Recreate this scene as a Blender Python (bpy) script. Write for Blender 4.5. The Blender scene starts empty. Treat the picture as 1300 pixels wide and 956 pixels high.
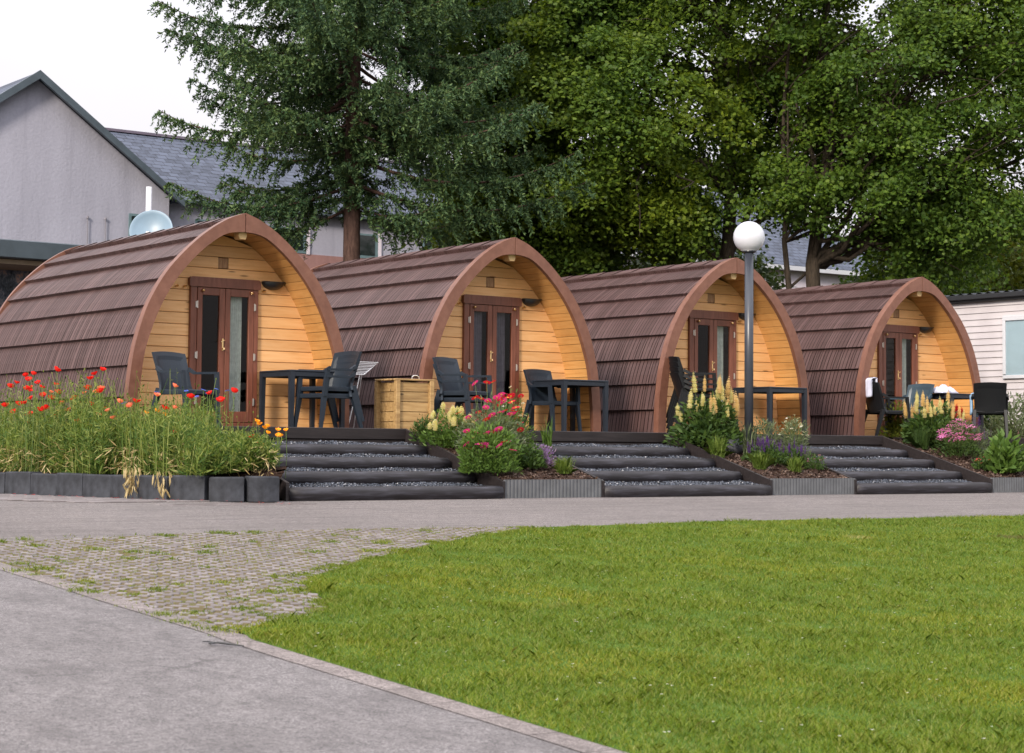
import bpy, math, random
import numpy as np
from math import sin, cos, pi, radians
from mathutils import Vector, Matrix

random.seed(5)
RNG = np.random.default_rng(11)
scene = bpy.context.scene
COL = scene.collection

# ------------------------------------------------------------------ helpers
def setp(o, label=None, cat=None, group=None, kind=None):
    if label: o['label'] = label
    if cat: o['category'] = cat
    if group: o['group'] = group
    if kind: o['kind'] = kind
    return o

def empty(name, loc=(0, 0, 0), rz=0, label=None, cat=None, group=None):
    o = bpy.data.objects.new(name, None)
    COL.objects.link(o)
    o.location = loc
    o.rotation_euler = (0, 0, rz)
    o.empty_display_size = .2
    return setp(o, label, cat, group)

class MB:
    """collects polygons for one mesh"""
    def __init__(s):
        s.v = []; s.f = []
    def add(s, vs, fs):
        b = len(s.v)
        s.v.extend([tuple(p) for p in vs])
        s.f.extend([tuple(i + b for i in f) for f in fs])
        return s
    def box(s, c, d, rz=0, rx=0, ry=0, bev=0):
        x, y, z = d[0] / 2, d[1] / 2, d[2] / 2
        R = Matrix.Rotation(rz, 3, 'Z') @ Matrix.Rotation(ry, 3, 'Y') @ Matrix.Rotation(rx, 3, 'X')
        if bev <= 0:
            pts = [(-x, -y, -z), (x, -y, -z), (x, y, -z), (-x, y, -z), (-x, -y, z), (x, -y, z), (x, y, z), (-x, y, z)]
            fs = [(3, 2, 1, 0), (4, 5, 6, 7), (0, 1, 5, 4), (1, 2, 6, 5), (2, 3, 7, 6), (3, 0, 4, 7)]
        else:
            b = min(bev, x * .9, y * .9, z * .9)
            bm_v = []
            idx = {}
            for sx in (-1, 1):
                for sy in (-1, 1):
                    for sz in (-1, 1):
                        for a in range(3):
                            p = [sx * (x - b), sy * (y - b), sz * (z - b)]
                            p[a] = (sx * x, sy * y, sz * z)[a]
                            idx[(sx, sy, sz, a)] = len(bm_v)
                            bm_v.append(tuple(p))
            pts = bm_v
            fs = []
            def q(ids, n):
                p = [Vector(pts[i]) for i in ids]
                nn = (p[1] - p[0]).cross(p[2] - p[0])
                fs.append(tuple(ids) if nn.dot(Vector(n)) > 0 else tuple(reversed(ids)))
            for sg in (-1, 1):
                q([idx[(sg, -1, -1, 0)], idx[(sg, 1, -1, 0)], idx[(sg, 1, 1, 0)], idx[(sg, -1, 1, 0)]], (sg, 0, 0))
                q([idx[(-1, sg, -1, 1)], idx[(1, sg, -1, 1)], idx[(1, sg, 1, 1)], idx[(-1, sg, 1, 1)]], (0, sg, 0))
                q([idx[(-1, -1, sg, 2)], idx[(1, -1, sg, 2)], idx[(1, 1, sg, 2)], idx[(-1, 1, sg, 2)]], (0, 0, sg))
            for sa in (-1, 1):
                for sb in (-1, 1):
                    q([idx[(sa, sb, -1, 0)], idx[(sa, sb, 1, 0)], idx[(sa, sb, 1, 1)], idx[(sa, sb, -1, 1)]], (sa, sb, 0))
                    q([idx[(sa, -1, sb, 0)], idx[(sa, 1, sb, 0)], idx[(sa, 1, sb, 2)], idx[(sa, -1, sb, 2)]], (sa, 0, sb))
                    q([idx[(-1, sa, sb, 1)], idx[(1, sa, sb, 1)], idx[(1, sa, sb, 2)], idx[(-1, sa, sb, 2)]], (0, sa, sb))
            for sx in (-1, 1):
                for sy in (-1, 1):
                    for sz in (-1, 1):
                        q([idx[(sx, sy, sz, 0)], idx[(sx, sy, sz, 1)], idx[(sx, sy, sz, 2)]], (sx, sy, sz))
        c = Vector(c)
        return s.add([R @ Vector(p) + c for p in pts], fs)
    def bar(s, p0, p1, a, b, up=(0, 0, 1), cap=True):
        """tapered rectangular bar; a,b = (width, depth) at the two ends"""
        p0, p1 = Vector(p0), Vector(p1)
        d = (p1 - p0).normalized()
        u = Vector(up)
        if abs(d.dot(u)) > .95: u = Vector((0, 1, 0))
        x = d.cross(u).normalized(); y = x.cross(d).normalized()
        vs = []
        for p, (w, h) in ((p0, a), (p1, b)):
            for sx, sy in ((-1, -1), (1, -1), (1, 1), (-1, 1)):
                vs.append(p + x * (sx * w / 2) + y * (sy * h / 2))
        fs = [(0, 1, 5, 4), (1, 2, 6, 5), (2, 3, 7, 6), (3, 0, 4, 7), (3, 2, 1, 0), (4, 5, 6, 7)]
        return s.add(vs, fs)
    def tube(s, path, rad, n=8, cap=True):
        path = [Vector(p) for p in path]
        if not hasattr(rad, '__len__'): rad = [rad] * len(path)
        t0 = (path[1] - path[0]).normalized()
        a = Vector((0, 0, 1)) if abs(t0.z) < .9 else Vector((1, 0, 0))
        x = t0.cross(a).normalized()
        vs = []
        for i, p in enumerate(path):
            if i == 0: t = t0
            elif i == len(path) - 1: t = (path[i] - path[i - 1]).normalized()
            else: t = (path[i + 1] - path[i - 1]).normalized()
            x = (x - t * x.dot(t)).normalized(); y = t.cross(x)
            for k in range(n):
                an = 2 * pi * k / n
                vs.append(p + (x * cos(an) + y * sin(an)) * rad[i])
        fs = []
        for i in range(len(path) - 1):
            for k in range(n):
                k2 = (k + 1) % n
                fs.append((i * n + k, i * n + k2, (i + 1) * n + k2, (i + 1) * n + k))
        if cap:
            fs.append(tuple(reversed(range(n))))
            fs.append(tuple((len(path) - 1) * n + k for k in range(n)))
        return s.add(vs, fs)
    def lathe(s, prof, c=(0, 0, 0), n=24):
        vs = []; fs = []
        for r, z in prof:
            for k in range(n):
                an = 2 * pi * k / n
                vs.append((c[0] + r * cos(an), c[1] + r * sin(an), c[2] + z))
        for i in range(len(prof) - 1):
            for k in range(n):
                k2 = (k + 1) % n
                fs.append((i * n + k, i * n + k2, (i + 1) * n + k2, (i + 1) * n + k))
        return s.add(vs, fs)
    def prism(s, poly, y0, y1):
        """polygon in xz extruded along y"""
        n = len(poly)
        vs = [(p[0], y0, p[1]) for p in poly] + [(p[0], y1, p[1]) for p in poly]
        fs = [tuple(range(n)), tuple(reversed(range(n, 2 * n)))]
        for i in range(n):
            j = (i + 1) % n
            fs.append((i, i + n, j + n, j))
        return s.add(vs, fs)
    def prism_z(s, poly, z0, z1):
        n = len(poly)
        vs = [(p[0], p[1], z0) for p in poly] + [(p[0], p[1], z1) for p in poly]
        fs = [tuple(reversed(range(n))), tuple(range(n, 2 * n))]
        for i in range(n):
            j = (i + 1) % n
            fs.append((i, j, j + n, i + n))
        return s.add(vs, fs)
    def mesh(s, name, m, smooth=False):
        me = bpy.data.meshes.new(name)
        me.from_pydata(s.v, [], s.f)
        if smooth: me.polygons.foreach_set('use_smooth', [True] * len(me.polygons))
        if m: me.materials.append(m)
        return me
    def build(s, name, m, parent=None, smooth=False, label=None, cat=None, group=None, kind=None):
        o = bpy.data.objects.new(name, s.mesh(name, m, smooth))
        COL.objects.link(o)
        if parent: o.parent = parent
        return setp(o, label, cat, group, kind)

class Soup:
    """numpy polygon soup: arrays of (N, k, 3)"""
    def __init__(s): s.g = []
    def add(s, a):
        if len(a): s.g.append(np.asarray(a, dtype=np.float32))
        return s
    def mesh(s, name, m):
        me = bpy.data.meshes.new(name)
        nv = sum(a.shape[0] * a.shape[1] for a in s.g)
        nf = sum(a.shape[0] for a in s.g)
        co = np.concatenate([a.reshape(-1, 3) for a in s.g])
        cnt = np.concatenate([np.full(a.shape[0], a.shape[1], dtype=np.int32) for a in s.g])
        st = np.concatenate([[0], np.cumsum(cnt)[:-1]]).astype(np.int32)
        me.vertices.add(nv); me.loops.add(nv); me.polygons.add(nf)
        me.vertices.foreach_set('co', co.ravel())
        me.loops.foreach_set('vertex_index', np.arange(nv, dtype=np.int32))
        me.polygons.foreach_set('loop_start', st)
        me.polygons.foreach_set('loop_total', cnt)
        me.update(calc_edges=True)
        me.materials.append(m)
        return me
    def build(s, name, m, parent=None, **kw):
        o = bpy.data.objects.new(name, s.mesh(name, m))
        COL.objects.link(o)
        if parent: o.parent = parent
        return setp(o, **kw)

def copy_tree(o, parent=None):
    c = o.copy(); COL.objects.link(c); c.parent = parent
    for ch in list(o.children): copy_tree(ch, c)
    return c

def link_copy(me, name, parent, loc=(0, 0, 0), rot=(0, 0, 0), sc=1.0):
    o = bpy.data.objects.new(name, me); COL.objects.link(o)
    o.parent = parent; o.location = loc; o.rotation_euler = rot
    o.scale = (sc, sc, sc)
    return o

# ------------------------------------------------------------------ materials
class NT:
    def __init__(s, name):
        s.m = bpy.data.materials.new(name); s.m.use_nodes = True
        s.t = s.m.node_tree; s.b = s.t.nodes['Principled BSDF']; s.out = s.t.nodes['Material Output']
    def n(s, typ, **kw):
        nd = s.t.nodes.new('ShaderNode' + typ)
        for k, v in kw.items():
            if k.startswith('i_'):
                nd.inputs[k[2:].replace('_', ' ')].default_value = v
            else: setattr(nd, k, v)
        return nd
    def l(s, a, b): s.t.links.new(a, b)
    def coord(s, scale=(1, 1, 1), kind='Object', off=None):
        tc = s.n('TexCoord'); mp = s.n('Mapping'); mp.inputs['Scale'].default_value = scale
        src = tc.outputs[kind]
        if off is not None:
            va = s.n('VectorMath', operation='ADD'); s.l(src, va.inputs[0]); s.l(off, va.inputs[1]); src = va.outputs[0]
        s.l(src, mp.inputs['Vector'])
        return mp.outputs[0]
    def noise(s, vec, scale, detail=4, rough=.55):
        nd = s.n('TexNoise'); nd.inputs['Scale'].default_value = scale
        nd.inputs['Detail'].default_value = detail; nd.inputs['Roughness'].default_value = rough
        if vec is not None: s.l(vec, nd.inputs['Vector'])
        return nd.outputs['Fac']
    def ramp(s, fac, stops):
        nd = s.n('ValToRGB'); r = nd.color_ramp
        while len(r.elements) > 1: r.elements.remove(r.elements[-1])
        r.elements[0].position = stops[0][0]; r.elements[0].color = (*stops[0][1], 1)
        for p, c in stops[1:]:
            e = r.elements.new(p); e.color = (*c, 1)
        s.l(fac, nd.inputs[0])
        return nd.outputs[0]
    def mix(s, fac, a, b, mode='MIX'):
        nd = s.n('MixRGB', blend_type=mode)
        for i, v in ((0, fac), (1, a), (2, b)):
            if hasattr(v, 'type') or hasattr(v, 'is_output'): s.l(v, nd.inputs[i])
            elif isinstance(v, (int, float)): nd.inputs[i].default_value = v
            else: nd.inputs[i].default_value = (*v, 1)
        return nd.outputs[0]
    def maprange(s, v, a, b, c=0, d=1):
        nd = s.n('MapRange'); s.l(v, nd.inputs[0])
        for i, x in enumerate((a, b, c, d)): nd.inputs[i + 1].default_value = x
        return nd.outputs[0]
    def island(s): return s.n('NewGeometry').outputs['Random Per Island']
    def bump(s, h, strength=.3, dist=.01):
        nd = s.n('Bump'); nd.inputs['Strength'].default_value = strength; nd.inputs['Distance'].default_value = dist
        s.l(h, nd.inputs['Height']); s.l(nd.outputs[0], s.b.inputs['Normal'])
    def col(s, c):
        if hasattr(c, 'is_output'): s.l(c, s.b.inputs['Base Color'])
        else: s.b.inputs['Base Color'].default_value = (*c, 1)
    def rough(s, r, spec=None):
        if hasattr(r, 'is_output'): s.l(r, s.b.inputs['Roughness'])
        else: s.b.inputs['Roughness'].default_value = r
        if spec is not None: s.b.inputs['Specular IOR Level'].default_value = spec

def simple(name, c, rough=.6, spec=.5, var=.12, nscale=6, bump=.1, metal=0):
    t = NT(name)
    v = t.coord()
    f = t.noise(v, nscale, 5)
    c0 = tuple(x * (1 - var) for x in c); c1 = tuple(min(1, x * (1 + var)) for x in c)
    t.col(t.ramp(f, [(.3, c0), (.7, c1)]))
    t.rough(rough, spec)
    t.b.inputs['Metallic'].default_value = metal
    if bump: t.bump(t.noise(v, nscale * 12, 3), bump, .003)
    return t.m

def wood(name, dark, mid, light, stretch, knots=True, rough=.5, vary=.18):
    t = NT(name)
    isl = t.island()
    cmb = t.n('CombineXYZ')
    ob = t.n('ObjectInfo'); ad = t.n('Math', operation='MULTIPLY_ADD'); t.l(ob.outputs['Random'], ad.inputs[0]); ad.inputs[1].default_value = 2.7; t.l(isl, ad.inputs[2])
    mu = t.n('Math', operation='MULTIPLY'); t.l(ad.outputs[0], mu.inputs[0]); mu.inputs[1].default_value = 37
    for i in range(3): t.l(mu.outputs[0], cmb.inputs[i])
    v = t.coord(stretch, off=cmb.outputs[0])
    g = t.noise(v, 2.2, 6, .6)
    c = t.ramp(g, [(.28, dark), (.5, mid), (.75, light)])
    if knots:
        k = tuple(x ** .62 * 1.6 for x in stretch)
        vk = t.coord(k, off=cmb.outputs[0])
        vo = t.n('TexVoronoi'); vo.inputs['Scale'].default_value = 1.0; t.l(vk, vo.inputs['Vector'])
        kn = t.maprange(vo.outputs['Distance'], .07, .13, 1, 0)
        c = t.mix(kn, c, tuple(x * .4 for x in dark))
    b = t.maprange(isl, 0, 1, 1 - vary, 1 + vary)
    cb = t.n('CombineXYZ')
    for i in range(3): t.l(b, cb.inputs[i])
    c = t.mix(1.0, c, cb.outputs[0], 'MULTIPLY')
    st = t.noise(t.coord((1.2, 1.2, .5), off=cmb.outputs[0]) if not knots else t.coord((.9, .9, 1.6)), 1.7, 5, .65)
    c = t.mix(t.maprange(st, .50, .72, 0, .35), c, tuple(x * .62 for x in dark))
    t.col(c); t.rough(rough, .4)
    t.bump(g, .25, .004)
    return t.m

def leafmat(name, cols, trans=.35, rough=.55, gloss=.25, big=None):
    t = NT(name)
    isl = t.island()
    n = len(cols)
    c = t.ramp(isl, [(i / max(1, n - 1), cols[i]) for i in range(n)])
    if big:
        f = t.noise(t.coord(), big[0], 2)
        c = t.mix(t.maprange(f, .35, .65), c, t.mix(1.0, c, big[1], 'MULTIPLY'))
        if name == 'grass_blade':
            f2 = t.noise(t.coord(), .55, 5, .7); c = t.mix(t.maprange(f2, .50, .66, 0, .7), c, t.mix(1.0, c, (1.45, 1.20, 1.0), 'MULTIPLY'))
            f3 = t.noise(t.coord(), 1.3, 6, .75); c = t.mix(t.maprange(f3, .63, .74, 0, .75), c, (.24, .22, .085))
            for (px, py, pr, pc) in ((2.6, -7.6, .16, (.40, .36, .17)), (4.45, -7.98, .26, (.13, .095, .05))):
                d_ = t.n('VectorMath', operation='DISTANCE'); mp = t.n('Mapping'); mp.inputs['Scale'].default_value = (1, 1, 0)
                tcx = t.n('TexCoord'); t.l(tcx.outputs['Object'], mp.inputs['Vector']); t.l(mp.outputs[0], d_.inputs[0]); d_.inputs[1].default_value = (px, py, 0)
                c = t.mix(t.maprange(d_.outputs['Value'], pr, pr * .45, 0, .85), c, pc)
    t.col(c); t.rough(rough, gloss)
    tr = t.n('BsdfTranslucent'); ms = t.n('MixShader'); ms.inputs[0].default_value = trans
    tc = t.mix(1.0, c, (1.5, 1.35, .7), 'MULTIPLY')
    t.l(tc, tr.inputs['Color']); t.l(t.b.outputs[0], ms.inputs[1]); t.l(tr.outputs[0], ms.inputs[2])
    t.l(ms.outputs[0], t.out.inputs['Surface'])
    return t.m

def glassmat(name, tint=(.9, .95, .93), refl=1.0):
    t = NT(name)
    t.t.nodes.remove(t.b)
    tr = t.n('BsdfTransparent'); tr.inputs[0].default_value = (*tint, 1)
    gl = t.n('BsdfGlossy'); gl.inputs['Roughness'].default_value = .02
    fr = t.n('Fresnel'); fr.inputs['IOR'].default_value = 1.5
    mu = t.n('Math', operation='MULTIPLY'); t.l(fr.outputs[0], mu.inputs[0]); mu.inputs[1].default_value = refl
    ms = t.n('MixShader'); t.l(mu.outputs[0], ms.inputs[0]); t.l(tr.outputs[0], ms.inputs[1]); t.l(gl.outputs[0], ms.inputs[2])
    t.l(ms.outputs[0], t.out.inputs['Surface'])
    return t.m

M = {}
# pod roof shakes: purple brown composite
t = NT('roof_shake_brown')
isl = t.island(); v = t.coord((1, 1, 1))
c = t.ramp(isl, [(0, (.058, .030, .028)), (.35, (.070, .037, .035)), (.7, (.083, .045, .043)), (1, (.100, .057, .055))])
st = t.noise(t.coord((9, 60, 9)), 1.0, 3)
c = t.mix(t.maprange(st, .42, .65, 0, .10), c, t.mix(1.0, c, (.7, .68, .68), 'MULTIPLY'))
lich = t.noise(v, 1.6, 6, .7)
c = t.mix(t.maprange(lich, .54, .74, 0, .22), c, (.15, .105, .095))
t.col(c); t.rough(.55, .35); t.bump(t.noise(v, 60, 3), .3, .003); M['shake'] = t.m
M['shell'] = simple('roof_underlay', (.03, .02, .02), .8)
M['arch'] = wood('arch_brown_paint', (.130, .056, .038), (.162, .072, .049), (.195, .091, .064), (4, 4, 4), False, .45, .05)
M['arch_dark'] = simple('arch_shadow_gap', (.05, .02, .014), .7)
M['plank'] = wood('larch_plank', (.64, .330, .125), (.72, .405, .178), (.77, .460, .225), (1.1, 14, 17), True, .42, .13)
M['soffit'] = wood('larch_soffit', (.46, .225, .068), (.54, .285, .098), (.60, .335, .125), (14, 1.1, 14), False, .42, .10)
M['backing'] = simple('dark_groove', (.12, .05, .015), .8)
M['block'] = wood('weathered_wood_block', (.20, .10, .05), (.34, .19, .10), (.45, .27, .15), (20, 20, 3), True, .6, .1)
M['door'] = wood('door_frame_brown', (.115, .036, .021), (.160, .054, .033), (.205, .074, .047), (12, 12, 1.5), False, .35, .08)
M['glass'] = glassmat('window_glass', (.84, .88, .85), .6)
M['curtain'] = simple('grey_curtain', (.68, .69, .68), .9, .1, .15, 20, 0)
M['curtain_purple'] = simple('mauve_curtain', (.20, .17, .22), .9, .1, .15, 20, 0)
M['dark'] = simple('dark_interior', (.02, .022, .018), .9)
M['steel'] = simple('brushed_steel', (.62, .60, .57), .3, .5, .05, 5, 0, .9)
M['brass'] = simple('brass', (.78, .56, .28), .28, .5, .05, 5, 0, 1)
M['blackplastic'] = simple('black_plastic', (.018, .019, .022), .35, .5, .1, 5, .05)
M['lens'] = simple('frosted_lens', (.22, .20, .18), .3, .5, .05, 5, 0)
M['lamp_wood'] = simple('pale_wood_wedge', (.62, .42, .20), .5, .4)
M['resin'] = simple('anthracite_resin', (.012, .019, .030), .48, .35, .10, 8, .12)
M['resin_black'] = simple('black_resin', (.006, .007, .009), .5, .3, .12, 8, .12)
M['resin_blue'] = simple('worn_blue_resin', (.035, .060, .085), .4, .5, .12, 8, .12)
M['tabletop'] = simple('dark_table_resin', (.014, .019, .029), .5, .4, .1, 8, .12)
M['deckboard'] = wood('black_stained_board', (.009, .0065, .007), (.016, .012, .013), (.028, .022, .023), (1.2, 14, 14), False, .55, .15)
M['log'] = wood('dark_stained_log', (.007, .0055, .007), (.015, .013, .017), (.052, .052, .068), (1.2, 12, 12), False, .55, .2)
M['crate'] = wood('pressure_treated_pine', (.20, .115, .045), (.34, .215, .090), (.44, .30, .14), (1.3, 12, 14), True, .6, .15)
M['globe'] = NT('opal_globe').m
g = M['globe'].node_tree.nodes['Principled BSDF']
g.inputs['Base Color'].default_value = (.56, .57, .64, 1); g.inputs['Roughness'].default_value = .15
g.inputs['Subsurface Weight'].default_value = .25; g.inputs['Subsurface Radius'].default_value = (.1, .1, .1)
M['post'] = simple('grey_painted_steel', (.036, .041, .056), .35, .5, .08, 4, .05)
M['palis'] = simple('dark_concrete_block', (.034, .037, .046), .85, .3, .5, 7, .6)
M['corr'] = simple('ribbed_rubber_edging', (.085, .090, .100), .6, .4, .2, 7, .2)
M['white_wire'] = simple('white_coated_wire', (.75, .75, .76), .4)
M['cloth_white'] = simple('white_towel', (.50, .52, .66), .95, .1, .08, 10, .3)
M['cloth_blue'] = simple('pale_blue_towel', (.26, .40, .58), .95, .1, .1, 10, .3)
M['dish'] = simple('pale_blue_dish', (.17, .25, .33), .4, .5, .08, 4, 0)
M['white_metal'] = simple('white_metal', (.52, .53, .58), .4, .5, .05, 4, 0)

# rendered walls
def render_wall(name, c, streak=.25):
    t = NT(name); v = t.coord((1, 1, .25))
    a = t.noise(v, 1.1, 6, .6); b = t.noise(t.coord(), 14, 4)
    cc = t.ramp(a, [(.3, tuple(x * (1 - streak) for x in c)), (.55, c), (.75, tuple(x * 1.12 for x in c))])
    cc = t.mix(t.maprange(b, .4, .7, 0, .25), cc, tuple(x * .7 for x in c))
    sv = t.noise(t.coord((2.2, 2.2, .16)), 1.6, 5, .7)
    cc = t.mix(t.maprange(sv, .52, .74, 0, .45), cc, tuple(x * .55 for x in c))
    t.col(cc); t.rough(.9, .2); t.bump(b, .4, .02); return t.m
M['render'] = render_wall('grey_lilac_render', (.335, .335, .405), .14)
M['plinth'] = render_wall('pink_brick_band', (.30, .17, .16))
M['house_wall'] = render_wall('white_lilac_render', (.60, .55, .62), .08)
M['verge'] = simple('slate_blue_trim', (.060, .080, .100), .45, .5, .15, 3, .05)
M['frame_teal'] = simple('teal_grey_frame', (.11, .17, .19), .4)
M['window_dark'] = simple('dark_window_glass', (.012, .018, .018), .08, .6, .3, 2, 0)

def slate(name, c, sx=.28, sz=.2):
    t = NT(name)
    tc = t.n('TexCoord'); sep = t.n('SeparateXYZ'); t.l(tc.outputs['Object'], sep.inputs[0])
    cmb = t.n('CombineXYZ'); t.l(sep.outputs[0], cmb.inputs[0]); t.l(sep.outputs[2], cmb.inputs[1])
    br = t.n('TexBrick'); t.l(cmb.outputs[0], br.inputs['Vector'])
    br.inputs['Scale'].default_value = 1; br.inputs['Brick Width'].default_value = sx; br.inputs['Row Height'].default_value = sz * .6
    br.inputs['Mortar Size'].default_value = .012; br.inputs['Mortar Smooth'].default_value = .3
    br.inputs['Color1'].default_value = (*[x * .7 for x in c], 1); br.inputs['Color2'].default_value = (*[x * 1.35 for x in c], 1)
    br.inputs['Mortar'].default_value = (*[x * .25 for x in c], 1)
    n = t.noise(t.coord(), 6, 5)
    cc = t.mix(t.maprange(n, .4, .7, 0, .5), br.outputs['Color'], tuple(x * 1.5 for x in c))
    t.col(cc); t.rough(.75, .25); t.bump(br.outputs['Fac'], -.6, .02); return t.m
M['slate'] = slate('slate_roof', (.066, .078, .112))

t = NT('vinyl_siding'); v = t.coord(); f = t.noise(v, 2, 4)
t.col(t.ramp(f, [(.3, (.45, .42, .45)), (.7, (.54, .51, .54))])); t.rough(.5, .4); M['siding'] = t.m
M['blind'] = simple('pale_blue_blind', (.40, .50, .58), .6, .3, .04, 3, 0)

# asphalt
def asphalt(name, c, warm, edge=None):
    t = NT(name); v = t.coord()
    fine = t.noise(v, 85, 4, .85); mid = t.noise(v, 5, 6, .65); big = t.noise(v, .55, 4, .6)
    cc = t.ramp(fine, [(.36, tuple(x * .30 for x in c)), (.5, c), (.64, tuple(min(1, x * 2.0) for x in c))])
    cc = t.mix(t.maprange(mid, .45, .72, 0, .35), cc, warm)
    cc = t.mix(t.maprange(big, .42, .62, 0, .28), cc, tuple(x * .62 for x in c))
    crk = t.n('TexVoronoi', feature='DISTANCE_TO_EDGE'); crk.inputs['Scale'].default_value = .55
    wv = t.n('VectorMath', operation='ADD'); t.l(v, wv.inputs[0])
    nn = t.n('TexNoise'); nn.inputs['Scale'].default_value = 2.2; nn.inputs['Detail'].default_value = 6; t.l(v, nn.inputs['Vector']); t.l(nn.outputs['Color'], wv.inputs[1])
    t.l(wv.outputs[0], crk.inputs['Vector'])
    gate = t.maprange(t.noise(v, .8, 2), .56, .66)
    ck = t.maprange(crk.outputs['Distance'], .003, .016, .4, 0)
    gm = t.n('Math', operation='MULTIPLY'); t.l(ck, gm.inputs[0]); t.l(gate, gm.inputs[1])
    cc = t.mix(gm.outputs[0], cc, tuple(x * .25 for x in c))
    grit = t.noise(v, 22, 5, .8)
    cc = t.mix(t.maprange(grit, .52, .62, 0, .55), cc, tuple(min(1, x * 1.5) for x in c)); cc = t.mix(t.maprange(grit, .46, .38, 0, .5), cc, tuple(x * .5 for x in c))
    stv = t.coord((.35, 7, 1) if edge else (2.2, 1.2, 1)); sk = t.noise(stv, 1.6, 6, .75)
    cc = t.mix(t.maprange(sk, .47, .64, 0, .55), cc, tuple(x * .55 for x in c))
    spots = t.maprange(t.noise(v, 17, 3, .7), .70, .76, 0, .6)
    cc = t.mix(spots, cc, tuple(x * .4 for x in c))
    t.col(cc); t.rough(.9, .2); t.bump(fine, .9, .012); return t.m
M['road'] = asphalt('worn_asphalt', (.180, .162, .160), (.27, .24, .225), True)
M['asphalt2'] = asphalt('pale_worn_asphalt', (.195, .182, .186), (.245, .226, .228))
M['kerbstrip'] = asphalt('pale_concrete_strip', (.24, .21, .205), (.29, .26, .25))
t = NT('granite_sett'); isl = t.island(); v = t.coord(); f = t.noise(v, 60, 3, .7)
c = t.ramp(isl, [(0, (.115, .102, .102)), (.5, (.155, .138, .140)), (1, (.215, .195, .20))])
c = t.mix(t.maprange(f, .35, .7, 0, .5), c, (.13, .11, .11)); t.col(c); t.rough(.75, .3); M['sett'] = t.m
t = NT('joint_soil'); v = t.coord(); f = t.noise(v, 7, 5, .7)
t.col(t.ramp(f, [(.3, (.075, .060, .034)), (.5, (.12, .095, .052)), (.72, (.095, .105, .038))])); t.rough(.95, .1); t.bump(t.noise(v, 60, 3), .6, .01); M['joint'] = t.m
t = NT('lawn_soil'); v = t.coord(); f = t.noise(v, 5, 6, .7)
t.col(t.ramp(f, [(.3, (.04, .08, .012)), (.55, (.065, .115, .016)), (.8, (.10, .12, .04))])); t.rough(.95, .1); M['lawnbase'] = t.m
t = NT('bark_mulch'); v = t.coord(); f = t.noise(v, 30, 6, .8)
t.col(t.ramp(f, [(.3, (.022, .013, .010)), (.55, (.060, .036, .028)), (.8, (.14, .09, .07))])); t.rough(.95, .1); t.bump(f, 1, .03); M['mulch'] = t.m
t = NT('ground_earth'); v = t.coord(); f = t.noise(v, .8, 6, .7)
t.col(t.ramp(f, [(.3, (.05, .075, .02)), (.6, (.08, .10, .035))])); t.rough(.95, .1); M['earth'] = t.m
t = NT('slate_gravel'); isl = t.island()
t.col(t.ramp(isl, [(0, (.014, .017, .024)), (.5, (.038, .046, .066)), (.92, (.085, .098, .13)), (.985, (.30, .30, .32))])); t.rough(.55, .4); M['gravel'] = t.m
M['gravelbase'] = simple('gravel_bed', (.05, .055, .068), .9, .2, .4, 40, .6)

def bark(name, a, b):
    t = NT(name); v = t.coord((6, 6, 1.6)); f = t.noise(v, 3, 6, .75)
    t.col(t.ramp(f, [(.3, a), (.7, b)])); t.rough(.9, .2); t.bump(f, 1, .05); return t.m
M['bark_spruce'] = bark('spruce_bark', (.035, .020, .016), (.125, .075, .062))
M['bark_maple'] = bark('maple_bark', (.022, .018, .014), (.085, .065, .050))
M['stem'] = simple('green_stem', (.09, .14, .04), .7, .3)

G = lambda k: [tuple(x * k for x in c) for c in ((.028, .060, .013), (.040, .080, .015), (.054, .100, .017), (.076, .125, .020))]
M['leaf_maple'] = leafmat('maple_leaf', G(1.5), .45, .5, .3, (.30, (1.7, 1.3, .7)))
M['leaf_maple2'] = leafmat('maple_leaf_dark', G(1.45), .42, .5, .3, (.35, (1.3, 1.15, .8)))
M['needle'] = leafmat('spruce_needle', [(.020, .050, .026), (.036, .078, .038), (.064, .118, .050), (.11, .17, .070)], .18, .6, .25, (.6, (1.3, 1.2, 1.0)))
M['needle2'] = leafmat('spruce_needle_dark', [(.020, .048, .024), (.036, .074, .032), (.066, .115, .045)], .18, .6, .25)
M['leaf_willow'] = leafmat('willow_leaf', [(.12, .18, .05), (.18, .25, .07), (.25, .32, .11)], .45)
M['leaf_far'] = leafmat('far_leaf', [(.02, .04, .012), (.035, .06, .016), (.06, .09, .02)], .3)
M['leaf_yel'] = leafmat('yellow_green_leaf', [(.07, .10, .015), (.11, .14, .02), (.16, .18, .03)], .45)
M['grass'] = leafmat('grass_blade', [(.060, .105, .010), (.100, .160, .014), (.145, .208, .020), (.195, .25, .040), (.30, .31, .11)], .38, .6, .2, (1.7, (.78, .84, .84)))
M['meadow'] = leafmat('wildflower_stems', [(.040, .085, .020), (.070, .13, .028), (.115, .175, .038), (.18, .235, .055), (.28, .31, .11)], .35, .6, .2)
M['straw'] = leafmat('dry_straw', [(.30, .22, .10), (.42, .33, .17), (.52, .42, .24)], .2)
M['leaf_fresh'] = leafmat('fresh_leaf', [(.05, .10, .02), (.08, .15, .03), (.12, .20, .045)], .3)
M['leaf_deep'] = leafmat('deep_green_leaf', [(.025, .055, .015), (.045, .085, .02), (.07, .12, .03)], .3)
M['leaf_grey'] = leafmat('grey_green_leaf', [(.07, .10, .05), (.11, .14, .075), (.15, .18, .10)], .25)
M['leaf_tuft'] = leafmat('tuft_leaf', [(.04, .08, .012), (.09, .15, .022), (.14, .21, .035), (.22, .28, .08)], .35)
def petal(name, cs): return leafmat(name, cs, .3, .6, .2)
M['red'] = petal('poppy_red', [(.58, .010, .010), (.72, .022, .014)])
M['salmon'] = petal('poppy_salmon', [(.75, .16, .10), (.80, .24, .14)])
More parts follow.
